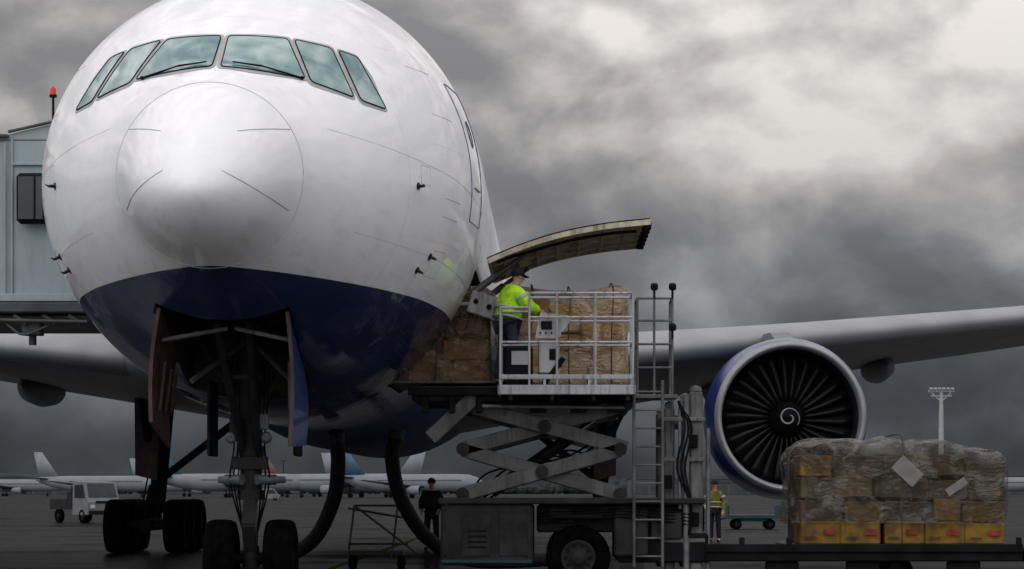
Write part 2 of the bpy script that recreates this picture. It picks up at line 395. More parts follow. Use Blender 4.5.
def wheel(cx,cy,cz,r,w,parent,rimr=.5,ax='X',rimmat=m_grey):
    a=MB(); h=w/2; rr=r*rimr
    P=[(-h*.55,rr),(-h*.95,rr+.03),(-h,r*.78),(-h*.9,r*.93),(-h*.65,r*.985),(-h*.3,r),(-h*.27,r*.975),(-h*.24,r),(h*.24,r),(h*.27,r*.975),(h*.3,r),(h*.65,r*.985),(h*.9,r*.93),(h,r*.78),(h*.95,rr+.03),(h*.55,rr)]
    a.lathe(P,(cx,cy,cz),ax,40,0)
    for sgn in(-1,1):
        a.lathe([(sgn*h*.55,rr),(sgn*h*.75,rr*.93),(sgn*h*.5,rr*.8),(sgn*h*.35,rr*.55),(sgn*h*.7,rr*.42),(sgn*h*.85,rr*.3),(sgn*h*.88,.001)],(cx,cy,cz),ax,32,1)
        for k in range(10):
            t=k*math.pi/5; d=(math.cos(t)*rr*.68,math.sin(t)*rr*.68)
            if ax=='X': p=Vector((cx+sgn*h*.35,cy+d[0],cz+d[1])); q=p+Vector((sgn*.05,0,0))
            else: p=Vector((cx+d[0],cy+sgn*h*.35,cz+d[1])); q=p+Vector((0,sgn*.05,0))
            a.tube(p,q,rr*.09,n=8,mi=2)
    return obj(a,'wheel',[m_tyre,rimmat,m_dgrey],parent)

GY=NY+5.9
a=MB()
a.tube((AX,GY,1.35),(AX,GY-.12,4.2),.15,.16,20)
a.tube((AX,GY,.5),(AX,GY,1.4),.09,.09,18,mi=1)
a.tube((AX-.42,GY,.53),(AX+.42,GY,.53),.075,mi=3)
a.tube((AX,GY,.40),(AX,GY,.70),.12,.11)
for z in(1.41,2.02,2.66,3.2): a.tube((AX,GY,z-.07),(AX,GY,z+.07),.195,.195,20)
a.box((AX,GY-.15,1.85),(.5,.14,.18)); a.box((AX-.2,GY-.2,2.35),(.14,.12,.3)); a.box((AX+.2,GY-.18,2.42),(.12,.12,.22),mi=2)
for sg in(-1,1):
    a.tube((AX+sg*.10,GY-.22,1.62),(AX+sg*.34,GY-.05,1.62),.075,mi=2); a.tube((AX+sg*.34,GY-.05,1.62),(AX+sg*.44,GY+.1,1.62),.05,mi=1)
    a.tube((AX+sg*.1,GY+.02,2.65),(AX+sg*.74,GY-.2,3.6),.05,.06,mi=0)
    a.tube((AX+sg*.10,GY-.05,1.95),(AX+sg*.22,GY-2.0,3.7),.055,.06,mi=0)
    for q in(.10,.16,.21):
        a.path([(AX+sg*q,GY-.1,3.6),(AX+sg*(q+.05),GY-.18,2.7+q),(AX+sg*q,GY-.22,2.1),(AX+sg*(q+.06),GY-.17,1.6),(AX+sg*.1,GY-.1,.9)],.012,6,30,mi=3)
a.tube((AX-.28,GY-1.1,3.0),(AX+.28,GY-1.1,3.0),.04)
a.beam((AX-.05,GY+.14,1.30),(AX-.02,GY+.42,.95),.14,.07); a.beam((AX-.02,GY+.42,.95),(AX,GY+.10,.6),.14,.07)
a.beam((AX,GY-.16,1.34),(AX,GY-.36,1.0),.18,.05); a.beam((AX,GY-.36,1.0),(AX,GY-.10,.64),.18,.05)
ng=obj(a,'nose_gear',[m_grey,m_steel,m_steel,m_black],plane)
for sg in(-1,1): wheel(AX+sg*.41,GY,.535,.535,.42,ng,rimmat=m_dgrey)
for sg,z in((-1,2.2),(1,2.2)):
    b=MB(); b.lathe([(.0,.001),(-.02,.06),(0,.075),(.02,.085),(.08,.08),(.16,.04),(.17,.001)],(AX+sg*.24,GY-.32,z),'Y',20); b.tube((AX+sg*.24,GY-.17,z),(AX+sg*.1,GY-.05,z),.03)
    obj(b,'taxi_light',m_steel,ng)

for sg in(-1,1):
    X=AX+sg*5.42; Y=60.4
    a=MB()
    a.tube((X,Y,.95),(X-sg*.25,Y,3.9),.20,.22,20); a.tube((X,Y,.66),(X,Y,1.2),.13,mi=1)
    a.beam((X,Y-1.6,.66),(X,Y+1.6,.66),.26,.26)
    for dy in(-1.47,0,1.47): a.tube((X-.72,Y+dy,.66),(X+.72,Y+dy,.66),.08)
    a.tube((X-sg*.05,Y-.1,1.7),(X-sg*2.4,Y-.1,3.5),.09,.10,mi=3); a.tube((X,Y-.1,1.7),(X,Y-2.6,3.9),.10,.10)
    a.beam((X,Y-.2,1.6),(X,Y-.7,1.2),.3,.08); a.beam((X,Y-.7,1.2),(X,Y-.2,.85),.3,.08)
    a.path([(X-.1,Y-.3,3.8),(X+.05,Y-.35,2.6),(X-.15,Y-.5,1.7),(X-.2,Y-1.0,.9)],.02,6,24,mi=2)
    a.path([(X+.15,Y-.3,3.8),(X+.2,Y-.35,2.4),(X+.1,Y-.5,1.5),(X+.2,Y-1.0,.9)],.02,6,24,mi=2)
    mg=obj(a,'main_gear',[m_dgrey,m_steel,m_black,m_grey],plane)
    for dy in(-1.47,0,1.47):
        for dx in(-.70,.70): wheel(X+dx,Y+dy,.64,.64,.50,mg,rimmat=m_dgrey)
    b=MB()
    b.prism([(X-sg*.28,Y-1.3,4.1),(X+sg*.32,Y-1.3,4.1),(X+sg*.30,Y-1.3,1.85),(X-sg*.22,Y-1.3,1.72)],(0,.05,0))
    obj(b,'main_gear_door',m_maroon,plane)

# wings
def airfoil(LE,chord,tc,inc,n=22):
    up=[];lo=[]
    for i in range(n+1):
        x=.5*(1-math.cos(math.pi*i/n)); y=5*tc*(.2969*math.sqrt(x)-.126*x-.3516*x*x+.2843*x**3-.1036*x**4)
        cam=.012*math.sin(math.pi*x)-.03*x*x
        up.append((x,cam+y)); lo.append((x,cam-y*.95))
    pts=up+lo[::-1][1:-1]
    return [Vector((LE[0],LE[1]+x*chord,LE[2]+y*chord-inc*x*chord)) for x,y in pts]
def wle(L): return 50+.67*(L-3.1), 4.00+.126*(L-3.1)+.0010*max(0,L-12)**2
for sg in(-1,1):
    a=MB(); secs=[]
    for L,ch,tc in((1.5,14.2,.110),(3.1,13.0,.105),(6.5,10.8,.10),(9.8,8.8,.10),(15,7.1,.10),(20,5.4,.10),(25,3.8,.10),(29.5,2.3,.10),(30.4,1.2,.09)):
        y,z=wle(L)
        if L>30: y+=.8
        secs.append(airfoil((AX+sg*L,y,z),ch,tc,.035))
    a.sections(secs); w=obj(a,'wing',m_wing,plane)
    for L in(8.3,12.4,17.0,22.0):
        y,z=wle(L); b=MB(); ch=8.8 if L<10 else 7.6 if L<15 else 6.2 if L<20 else 4.6
        cy=y+ch*.86; sc=ch/8
        prof=[(-2.3,.01),(-2.0,.16),(-1.2,.32),(0,.38),(1.0,.30),(1.8,.15),(2.2,.01)]
        b.lathe([(p*sc,r*sc) for p,r in prof],(AX+sg*L,cy,z-.55*sc-.1),'Y',20)
        b.b2(AX+sg*L-.08,AX+sg*L+.08,cy-1.4*sc,cy+.8*sc,z-.5,z-.05)
        obj(b,'flap_track_fairing',m_wing,w)
    b=MB(); secs=[]
    for L in(4.6,8,9.8,15,20,25,29.3):
        y,z=wle(L); ch=np.interp(L,[3.1,6.5,9.8,15,20,25,29.5],[13,10.8,8.8,7.1,5.4,3.8,2.3]); tc=np.interp(L,[3.1,6.5,9.8,15,20],[.105,.10,.10,.10,.10])
        P=airfoil((AX+sg*L,y-.02,z+.005),ch,tc*1.06,.035); k=4
        secs.append([P[i] for i in range(k+2,-1,-1)]+[P[-i] for i in range(1,k)])
    b.sections(secs); obj(b,'leading_edge_slat',m_winglow,w)

def surf(name,root,tip,rc,tc_,th,vertical=False):
    a=MB(); secs=[]
    for P,ch in((root,rc),(tip,tc_)):
        af=airfoil((0,0,0),ch,th,0)
        secs.append([Vector(P)+(Vector((q.z,q.y,0)) if vertical else q) for q in af])
    a.sections(secs); obj(a,name,m_blue if vertical else m_wing,plane)
surf('tail_fin',(AX,NY+46,8.2),(AX,NY+55.5,14.6),9,4,.10,True)
for sg in(-1,1): surf('horizontal_stabiliser',(AX+sg*.9,NY+52,6.5),(AX+sg*9.0,NY+57.5,6.2),6,2.6,.09)

# engines
for sg in(-1,1):
    EX,EY,EZ=AX+(8.97 if sg>0 else -9.35),49.6,2.95
    a=MB()
    a.lathe([(.22,1.525),(.5,1.585),(.95,1.635),(1.7,1.66),(2.8,1.58),(3.9,1.40),(4.7,1.2),(4.68,1.15),(3.6,1.25)],(EX,EY,EZ),'Y',80,0)
    a.lathe([(.25,1.375),(.6,1.36),(1.0,1.365),(1.5,1.38)],(EX,EY,EZ),'Y',80,3)
    a.lathe([(3.2,.95),(4.4,.9),(5.4,.62),(6.2,.42),(6.25,.30),(7.0,.02)],(EX,EY,EZ),'Y',40,2)
    a.lathe([(1.5,1.38),(1.52,.3)],(EX,EY,EZ),'Y',60,1)
    en=obj(a,'engine',[m_blue,m_black,m_steel,m_grey],plane)
    b=MB(); b.lathe([(.22,1.528),(.12,1.51),(.04,1.48),(0,1.445),(.03,1.41),(.10,1.385),(.25,1.373)],(EX,EY,EZ),'Y',80); obj(b,'inlet_lip',m_lip,en)
    b=MB(); b.lathe([(.42,.002),(.46,.06),(.56,.16),(.72,.26),(.92,.34),(1.1,.36)],(EX,EY,EZ),'Y',40); sp=obj(b,'spinner',m_dgrey,en)
    b=MB(); P=[]
    for i in range(44):
        t=i/43; ang=-t*2.0*math.pi*1.3+1.2; rr=.05+.19*t
        yy=np.interp(rr,[.002,.06,.16,.26,.34],[.42,.46,.56,.72,.92])
        P.append((EX+rr*math.cos(ang),EY+yy-.012,EZ+rr*math.sin(ang)))
    b.path(P,lambda t:.008+.012*math.sin(min(1,t*1.2)*math.pi),6,raw=True); obj(b,'spinner_swirl',m_white,en)
    for k in range(30):
        th=2*math.pi*k/30; b=MB(); secs=[]
        er=Vector((math.cos(th),0,math.sin(th))); et=Vector((-math.sin(th),0,math.cos(th))); ey=Vector((0,1,0))
        for j in range(7):
            t=j/6; r=.33+1.02*t; tw=R(24+34*t); ch=.24+.18*t
            d=et*math.sin(tw)+ey*math.cos(tw); nn=et*math.cos(tw)-ey*math.sin(tw)
            c=Vector((EX,EY+1.16,EZ))+er*r+et*(.05*t*t)
            secs.append([c-d*ch/2,c-d*ch*.2+nn*.014,c+d*ch*.2+nn*.012,c+d*ch/2,c+d*ch*.2-nn*.008,c-d*ch*.2-nn*.008])
        b.sections(secs); obj(b,'fan_blade',m_blade,en)
    b=MB(); y9,z9=wle(8.9)
    b.prism([(EX-.2,EY+1.2,EZ+1.6),(EX-.2,EY+2.6,EZ+1.85),(EX-.2,y9+.3,z9+.15),(EX-.2,y9+4,z9-.2),(EX-.2,EY+6.5,EZ+.8),(EX-.2,EY+4.2,EZ+1.0)],(.4,0,0)); obj(b,'engine_pylon',m_wing,en)
# open cargo door
a=MB(); arc=catmull([(-.93,0,4.90),(-.5,0,5.07),(.1,0,5.26),(.8,0,5.39),(1.5,0,5.46)],24)
def arcsurf(o0,o1=None):
    N=[]
    for i,p in enumerate(arc):
        o=o0 if o1 is None else o0+(o1-o0)*i/24
        t=(arc[min(i+1,24)]-arc[max(i-1,0)]).normalized(); n=Vector((-t.z,0,t.x)); N.append(p+n*o)
    return N
top=arcsurf(.04,.07); bot=arcsurf(-.05,-.03); mid=arcsurf(.0)
y0,y1=36.95,40.6
for L_,mi in((top,0),(mid,1)):
    vs=[Vector((p.x,y,p.z)) for p in L_ for y in(y0,y1)]
    a.add(vs,[[2*i,2*i+1,2*i+3,2*i+2] for i in range(24)],mi,True)
for y,e in((y0,.08),(y0+.9,.04),(y0+1.8,.04),(y0+2.7,.04),(y1-.10,.10)):
    secs=[[Vector((t.x,y,t.z)),Vector((t.x,y+e,t.z)),Vector((b_.x,y+e,b_.z)),Vector((b_.x,y,b_.z))] for t,b_ in zip([p-Vector((0,0,.02)) for p in top],bot)]
    a.sections(secs,2,False)
for i in(0,3,6,9,12,15,18,21,24):
    q=bot[i]; a.beam((q.x,y0+.08,q.z+.03),(q.x,y1-.1,q.z+.03),.04,.05,mi=2)
for y in(37.05,37.6,38.2,38.8,39.4,40.0): a.box((1.45,y,5.42),(.12,.12,.12),mi=3)
a.path([(-.8,y0+.3,4.90),(-.4,y0+.35,5.03),(.3,y0+.3,5.22),(.9,y0+.35,5.33),(1.3,y0+.3,5.36)],.022,6,24,mi=3)
cd=obj(a,'cargo_door',[m_white,m_primer,m_primer,m_dgrey],plane,label='cargo door raised open above the hold')
for y in(37.85,40.3):
    b=MB(); b.tube((-1.15,y,4.50),(-.75,y,4.80),.055,.055); b.tube((-.78,y,4.778),(-.35,y,5.08),.035,.035); obj(b,'door_actuator',m_steel,cd)
a=MB(); a.box((-1.02,37.58,4.28),(.42,.05,.34),(0,.3,.15),.03); a.tube((-1.12,37.53,4.33),(-1.12,37.56,4.33),.04,mi=1); a.tube((-.92,37.53,4.25),(-.92,37.56,4.25),.04,mi=1)
a.tube((-1.2,37.62,4.3),(-1.6,37.7,4.3),.03)
obj(a,'door_control_panel',[m_white,m_dgrey],plane)

# ------------------------------------------------------------ jet bridge
jb=thing('jet_bridge',(-14,40.5,0),'pale blue grey panelled passenger boarding bridge against the airliner','jet bridge')
a=MB()
a.b2(-8.75,-7.0,38.8,42.2,4.45,6.95,.03)
a.prism([(-8.75,38.8,6.955),(-8.2,38.8,7.10),(-7.4,38.8,7.28),(-7.0,38.8,7.28),(-7.0,38.8,6.955)],(0,3.4,0))
a.b2(-26,-8.76,39.2,41.8,4.3,6.80,.03)
obj(a,'tunnel',m_bridge,jb)
a=MB()
for i in range(10):
    x=-25.5+i*1.85; a.b2(x,x+.05,39.14,39.195,4.35,6.75,.01)
for x in(-8.42,): a.b2(x,x+.04,38.76,38.795,4.45,6.95,.01)
a.b2(-8.8,-7.0,38.70,38.795,4.42,4.54,.01)
a.b2(-8.4,-7.72,38.75,38.795,6.55,6.59,.005); a.tube((-8.5,38.74,4.5),(-8.5,38.74,6.9),.02)
obj(a,'panel_ribs',m_bridge,jb)
a=MB(); a.b2(-9.5,-6.9,38.6,42.3,4.24,4.40,.02); a.b2(-9.5,-6.9,38.9,41.9,4.12,4.23,.02)
for x in(-9.2,-8.8,-8.35,-7.9,-7.5): a.tube((x,38.7,4.20),(x+.2,38.7,4.07),.04)
a.tube((-8.1,38.9,4.15),(-8.1,38.9,3.75),.06); a.box((-8.1,38.9,4.0),(.3,.3,.2)); a.tube((-9.4,38.65,4.14),(-7.2,38.65,4.10),.03)
a.path([(-8.5,38.7,4.1),(-8.2,38.65,3.9),(-7.8,38.7,4.05)],.02,6,12)
obj(a,'floor_frame',m_bridged,jb)
a=MB(); a.b2(-9.6,-8.45,38.7,42.3,6.98,7.03,.01); a.tube((-8.45,38.75,7.07),(-7.3,38.75,7.33),.025); obj(a,'roof_edge_trim',m_bridged,jb)
a=MB(); a.b2(-8.28,-7.82,38.50,38.72,5.62,6.40,.05); a.b2(-8.24,-7.86,38.48,38.498,5.68,6.34,0,mi=1); a.b2(-8.0,-7.97,38.47,38.479,5.68,6.34,0,mi=0); obj(a,'operator_window',[m_dgrey,m_glassd],jb)
a=MB(); a.tube((-7.88,39.4,7.1),(-7.88,39.4,7.72),.02,mi=0); a.lathe([(0,.05),(.09,.045),(.13,.02),(.14,.001)],(-7.88,39.4,7.75),'Z',16,mi=1); a.tube((-7.88,39.4,7.71),(-7.88,39.4,7.75),.06,mi=0)
obj(a,'warning_beacon',[m_dgrey,m_red],jb)
a=MB()
for x in(-17,-16): a.tube((x,40,0),(x,40,4.3),.2)
a.b2(-17.6,-15.4,39.2,40.8,.5,.9); obj(a,'support_column',m_bridge,jb)
for x in(-17.3,-15.7): wheel(x,40,.5,.5,.4,jb)
a=MB(); a.path([(-7.1,38.75,4.5),(-6.95,38.7,5.2),(-6.95,38.7,6.4),(-7.1,38.75,7.1)],.10,8,20); obj(a,'canopy_bellows',m_dgrey,jb)

# ------------------------------------------------------------ cargo loader
ld=thing('cargo_loader',(2.4,38.5,0),'grey scissor lift cargo loader raised to the open hold','cargo loader')
a=MB()
a.b2(-1.62,-.25,36.75,40.2,.36,1.26,.04,0)
a.b2(-.20,2.3,36.95,40.1,.85,1.26,.03,1)
a.b2(-1.66,2.3,36.72,40.22,1.27,1.36,.02,0)
a.b2(1.0,2.35,36.85,40.1,.4,.84,.03,1)
for x in(-1.3,-.75): a.b2(x,x+.42,36.735,36.75,.5,1.12,.008,2)
a.b2(-1.6,-.27,36.725,36.745,.40,.45,.004,3)
for z in(.62,.7,.78,.86): a.b2(-1.22,-.94,36.722,36.733,z,z+.03,.003,1)
for x,z in((-1.55,1.18),(-.35,1.18),(-1.55,.5),(-.35,.5)): a.tube((x,36.74,z),(x,36.75,z),.02,mi=1)
a.b2(.95,1.45,36.72,36.9,.5,1.2,.03,0); a.b2(.02,.78,36.73,36.95,1.05,1.12,.02,1)
a.b2(1.5,1.95,36.78,36.9,.75,1.15,.02,0); a.b2(.0,.35,36.9,36.96,1.0,1.2,.01,2)
for k in range(4): a.path([(-.2,36.9,1.15-.05*k),(.5,36.85,1.18-.04*k),(1.2,36.7,1.22-.05*k),(2.2,36.85,1.1-.05*k)],.014,6,20,mi=4)
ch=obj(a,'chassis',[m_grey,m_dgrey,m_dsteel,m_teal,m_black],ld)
wheel(.42,37.0,.48,.48,.32,ch,.55,'Y',m_grey); wheel(.42,39.9,.48,.48,.32,ch,.55,'Y',m_grey)
wheel(5.2,37.3,.25,.25,.22,ch,.55,'Y',m_grey); wheel(5.2,39.7,.25,.25,.22,ch,.55,'Y',m_grey)
a=MB()
for y in(37.05,39.75):
    for (p,q,dy) in(((-1.3,1.42),(1.05,2.08),0),((-1.3,2.08),(1.05,1.42),.13),((-1.3,2.10),(1.15,2.76),.13),((-1.3,2.76),(1.15,2.10),0)):
        a.beam((p[0],y+dy,p[1]),(q[0],y+dy,q[1]),.10,.21)
    for x,z in((-1.3,1.42),(1.05,1.42),(-1.3,2.09),(1.05,2.09),(-1.3,2.76),(1.15,2.76),(-.12,1.75),(-.08,2.43)):
        a.tube((x,y-.09,z),(x,y+.25,z),.10,n=14,mi=1); a.tube((x,y-.11,z),(x,y-.085,z),.05,n=10,mi=1)
for x,z in((-1.3,2.09),(1.05,2.09),(-.1,1.75),(-.08,2.43)): a.tube((x,37.1,z),(x,39.8,z),.06,mi=1)
a.tube((-.9,38.3,1.45),(.4,38.3,2.35),.10,mi=1); a.tube((.1,38.3,2.14),(.7,38.3,2.56),.06,mi=2)
a.beam((-1.78,36.85,2.25),(-1.05,36.85,2.92),.08,.22)
for i in range(4): a.path([(-1.2+.1*i,37.3,1.36),(-.9+.35*i,37.28,1.75+.1*i),(.3+.15*i,37.3,2.0),(1.1,37.32,2.6)],.016,6,24,mi=3)
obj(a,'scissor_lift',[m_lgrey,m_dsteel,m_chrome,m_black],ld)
a=MB()
a.b2(-2.05,1.25,36.85,36.99,2.80,3.02,.02); a.b2(-2.05,1.25,40.06,40.2,2.80,3.02,.02)
a.b2(-2.05,-1.93,37,40.05,2.80,3.0,.02); a.b2(1.13,1.25,37,40.05,2.80,3.0,.02); a.b2(-1.9,1.1,37,40.05,2.84,2.93,.01,1)
for i in range(20): a.tube((-1.85+i*.152,37.05,2.985),(-1.85+i*.152,40.0,2.985),.035,n=10,mi=2)
a.b2(-2.1,-.75,36.70,36.84,2.88,3.0,.01,1)
for x in (-1.9,-1.5,-1.1): a.b2(x,x+.1,36.76,36.85,2.62,2.88,.01,1)
for x in (-.3,.3,.85): a.b2(x,x+.25,36.78,36.85,2.62,2.80,.01,1)
a.tube((-1.0,36.8,2.72),(1.1,36.8,2.70),.03,mi=2)
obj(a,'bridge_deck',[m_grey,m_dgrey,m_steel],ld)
a=MB()
a.b2(-.74,1.22,35.95,36.84,2.90,2.96,.01,1)
a.b2(-.74,1.22,35.93,35.97,2.86,3.0,.01); a.b2(-.74,1.22,35.93,35.97,3.08,3.15,.01)
for x in(-.74,-.1,.55,1.18): a.b2(x,x+.04,35.935,35.965,3.0,3.08,.005)
a.b2(-.76,-.72,35.97,36.84,2.86,3.0,.01); a.b2(1.2,1.24,35.97,36.84,2.86,3.0,.01)
for x in(-.6,0,.6,1.1): a.b2(x,x+.06,36.0,36.8,2.78,2.89,.01,1)
op=obj(a,'operator_platform',[m_white,m_grey],ld)
a=MB()
def rail(p,q,r=.018,mi=0): a.tube(p,q,r,r,10,mi)
for y in(35.95,36.8):
    for x in(-.72,-.30,.10,.66,1.2):
        if y>36 and x in(-.30,.10): continue
        zt=4.12 if x==-.72 else 4.33
        rail((x,y,2.96),(x,y,zt))
    rail((-.30,y,4.33),(1.2,y,4.33)); rail((-.72,y,4.12),(-.30,y,4.12)); rail((-.72,y,3.62),(1.2,y,3.62)); rail((-.30,y,3.98),(1.2,y,3.98))
for x in(-.72,1.2):
    for z in(3.62,4.12 if x<0 else 4.33): rail((x,35.95,z),(x,36.8,z))
obj(a,'guard_rail',m_white,op)
a=MB(); a.box((-.02,36.2,3.42),(.30,.22,.50),(0,0,.1),.02); a.prism([(-.22,36.05,3.68),(.12,36.05,3.68),(.34,36.05,4.00),(-.14,36.05,4.06)],(0,.10,0),0)
a.box((-.46,36.3,3.28),(.40,.3,.6),(0,0,-.1),.03,1); a.box((-.43,36.13,3.40),(.26,.02,.20),(0,0,-.1),.003,0)
a.beam((-.1,36.1,3.0),(.2,36.1,3.4),.05,.08,1); a.box((-.05,36.04,3.87),(.16,.02,.12),(0,0,0),.004,1); a.box((.05,36.085,3.45),(.12,.012,.16),None,.003,1)
for k in range(5): a.tube((-.14+.08*k,36.03,3.76),(-.14+.08*k,36.05,3.76),.015,mi=1)
obj(a,'control_console',[m_white,m_dgrey],op)
a=MB()
for x in(1.3,1.55,1.82): rail((x,36.95,2.9 if x<1.8 else 2.2),(x,36.95,4.33))
for z in(3.3,3.65,4.0,4.33): rail((1.3,36.95,z),(1.82,36.95,z))
for x in(1.3,1.82): rail((x,37.7,2.9),(x,37.7,4.33)); rail((x,36.95,4.33),(x,37.7,4.33)); rail((x,36.95,3.65),(x,37.7,3.65))
a.b2(1.25,1.9,36.9,37.8,2.84,2.9,.01)
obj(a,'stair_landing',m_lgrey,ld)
a=MB()
for x in(1.24,1.66): rail((x,36.66,.35),(x,36.66,3.1),.024)
for i in range(10): rail((1.24,36.66,.5+i*.27),(1.66,36.66,.5+i*.27),.015)
for z in(.9,2.0,2.85): a.beam((1.24,36.66,z),(1.24,36.9,z),.03,.04); a.beam((1.66,36.66,z),(1.66,36.9,z),.03,.04)
obj(a,'ladder',m_lgrey,ld)
a=MB()
for x,y,zt,w in((1.78,37.1,2.72,.16),(2.17,37.0,2.95,.20),(1.78,39.9,2.72,.16),(2.17,39.95,2.95,.20)):
    a.b2(x-w/2,x+w/2,y-w/2,y+w/2,.25,zt,.03); a.lathe([(0,w/2*.95),(.06,w*.4),(.09,.01)],(x,y,zt),'Z',16)
a.tube((2.02,36.86,.3),(2.02,36.86,2.85),.05,mi=1); a.tube((2.35,36.95,.3),(2.35,36.95,2.4),.035,mi=1); a.tube((1.93,36.88,1.2),(1.93,36.88,2.7),.03,mi=1)
a.b2(1.7,2.25,37.15,39.85,.9,1.05,.01); a.b2(1.7,2.25,37.15,39.85,2.45,2.6,.01)
for z in(.7,1.3,1.9,2.5): a.b2(1.68,2.3,36.84,36.9,z,z+.06,.01)
for x,z in((1.74,1.6),(2.12,2.2),(2.14,1.05)): a.box((x,36.87,z),(.14,.08,.2),mi=2)
for k in range(3): a.path([(1.9,36.85,2.8),(2.0+.05*k,36.8,2.4),(1.88+.06*k,36.8,1.8),(2.1,36.8,1.2),(2.0,36.85,.6)],.016,6,20,mi=2)
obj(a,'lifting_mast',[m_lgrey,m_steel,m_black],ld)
for x,z in((1.55,4.5),(1.82,4.5),(1.82,3.9)):
    a=MB(); a.tube((x,36.92,z-.17),(x,36.92,z-.05),.018); a.box((x,36.9,z),(.11,.10,.10),(.3,0,0),.02); obj(a,'work_light',m_dgrey,ld)
a=MB()
a.b2(2.3,7.15,36.8,36.95,.42,.60,.02); a.b2(2.3,7.15,40.05,40.2,.42,.60,.02); a.b2(2.35,7.1,36.96,40.04,.44,.53,.01,1)
a.b2(2.3,7.0,36.74,36.79,.56,.68,.01); a.b2(6.98,7.15,36.8,40.2,.42,.62,.02)
for i in range(30): a.tube((2.45+i*.155,37.0,.565),(2.45+i*.155,40.0,.565),.035,n=8,mi=2)
for x in(2.8,3.5,6.9): a.b2(x,x+.08,36.74,36.80,.6,.78,.01)
for x in (3.2,4.4,5.9): a.b2(x,x+.5,36.9,37.0,.2,.42,.02,1)
obj(a,'main_platform',[m_dgrey,m_dgrey,m_dsteel],ld)  # platform near black, low light painted into its tone

# ------------------------------------------------------------ wrapped cargo
def film(name,alpha_lo,alpha_hi,tint,tint2,bump=.9,tscale=2.6):
    m=bpy.data.materials.new(name); m.use_nodes=True; nt=m.node_tree; N=nt.nodes; L=nt.links; b=N['Principled BSDF']
    tc=N.new('ShaderNodeTexCoord'); n=N.new('ShaderNodeTexNoise'); n.inputs['Scale'].default_value=tscale; n.inputs['Detail'].default_value=9; n.inputs['Roughness'].default_value=.65; n.inputs['Distortion'].default_value=1.2
    L.new(tc.outputs['Object'],n.inputs['Vector'])
    r=N.new('ShaderNodeValToRGB'); r.color_ramp.elements[0].position=.38; r.color_ramp.elements[1].position=.62
    r.color_ramp.elements[0].color=(*tint,1); r.color_ramp.elements[1].color=(*tint2,1); L.new(n.outputs['Fac'],r.inputs['Fac']); L.new(r.outputs['Color'],b.inputs['Base Color'])
    mr=N.new('ShaderNodeMapRange'); mr.inputs['From Min'].default_value=.38; mr.inputs['From Max'].default_value=.60; mr.inputs['To Min'].default_value=alpha_lo; mr.inputs['To Max'].default_value=alpha_hi
    L.new(n.outputs['Fac'],mr.inputs['Value']); L.new(mr.outputs[0],b.inputs['Alpha'])
    b.inputs['Roughness'].default_value=.22; b.inputs['Specular IOR Level'].default_value=.6
    mp=N.new('ShaderNodeMapping'); mp.inputs['Scale'].default_value=(1,1,2.2); mp.inputs['Rotation'].default_value=(0,.5,0); L.new(tc.outputs['Object'],mp.inputs[0])
    v=N.new('ShaderNodeTexNoise'); v.inputs['Scale'].default_value=3.2; v.inputs['Detail'].default_value=5; v.inputs['Roughness'].default_value=.5; v.inputs['Distortion'].default_value=3; L.new(mp.outputs[0],v.inputs['Vector'])
    bp=N.new('ShaderNodeBump'); bp.inputs['Strength'].default_value=bump; bp.inputs['Distance'].default_value=.10; L.new(v.outputs['Fac'],bp.inputs['Height']); L.new(bp.outputs['Normal'],b.inputs['Normal'])
    return m
m_film=film('clear_crinkled_plastic_film',.20,.62,(.03,.026,.018),(.125,.12,.10),.8)
m_film2=film('brown_wrapping_film',.25,.80,(.28,.15,.06),(.55,.43,.30),.9,1.8)
m_film3=film('dim_wrapping_film',.35,.8,(.16,.095,.045),(.32,.24,.16))  # darker copy of the brown film, shade of the hold in its colour
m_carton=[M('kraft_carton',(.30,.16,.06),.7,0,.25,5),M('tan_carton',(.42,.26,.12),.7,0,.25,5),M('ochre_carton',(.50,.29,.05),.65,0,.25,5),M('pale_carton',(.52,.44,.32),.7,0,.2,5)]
m_dcarton=[M('dim_kraft_carton',(.055,.032,.013),.7,0,.35,5),M('dim_amber_carton',(.11,.062,.012),.7,0,.35,5),M('dim_ochre_box',(.150,.082,.008),.65,0,.45,5),M('dim_olive_carton',(.07,.058,.025),.7,0,.35,5)]  # darkened copies of the cartons, dim light painted into their colour
m_redmark=M('red_box_mark',(.20,.02,.012),.6,0,.4,8)
m_strap=M('webbing_strap',(.05,.05,.045),.8,0,.2,6)
m_paper=M('paper_label',(.17,.17,.165),.7,0,.15,8)
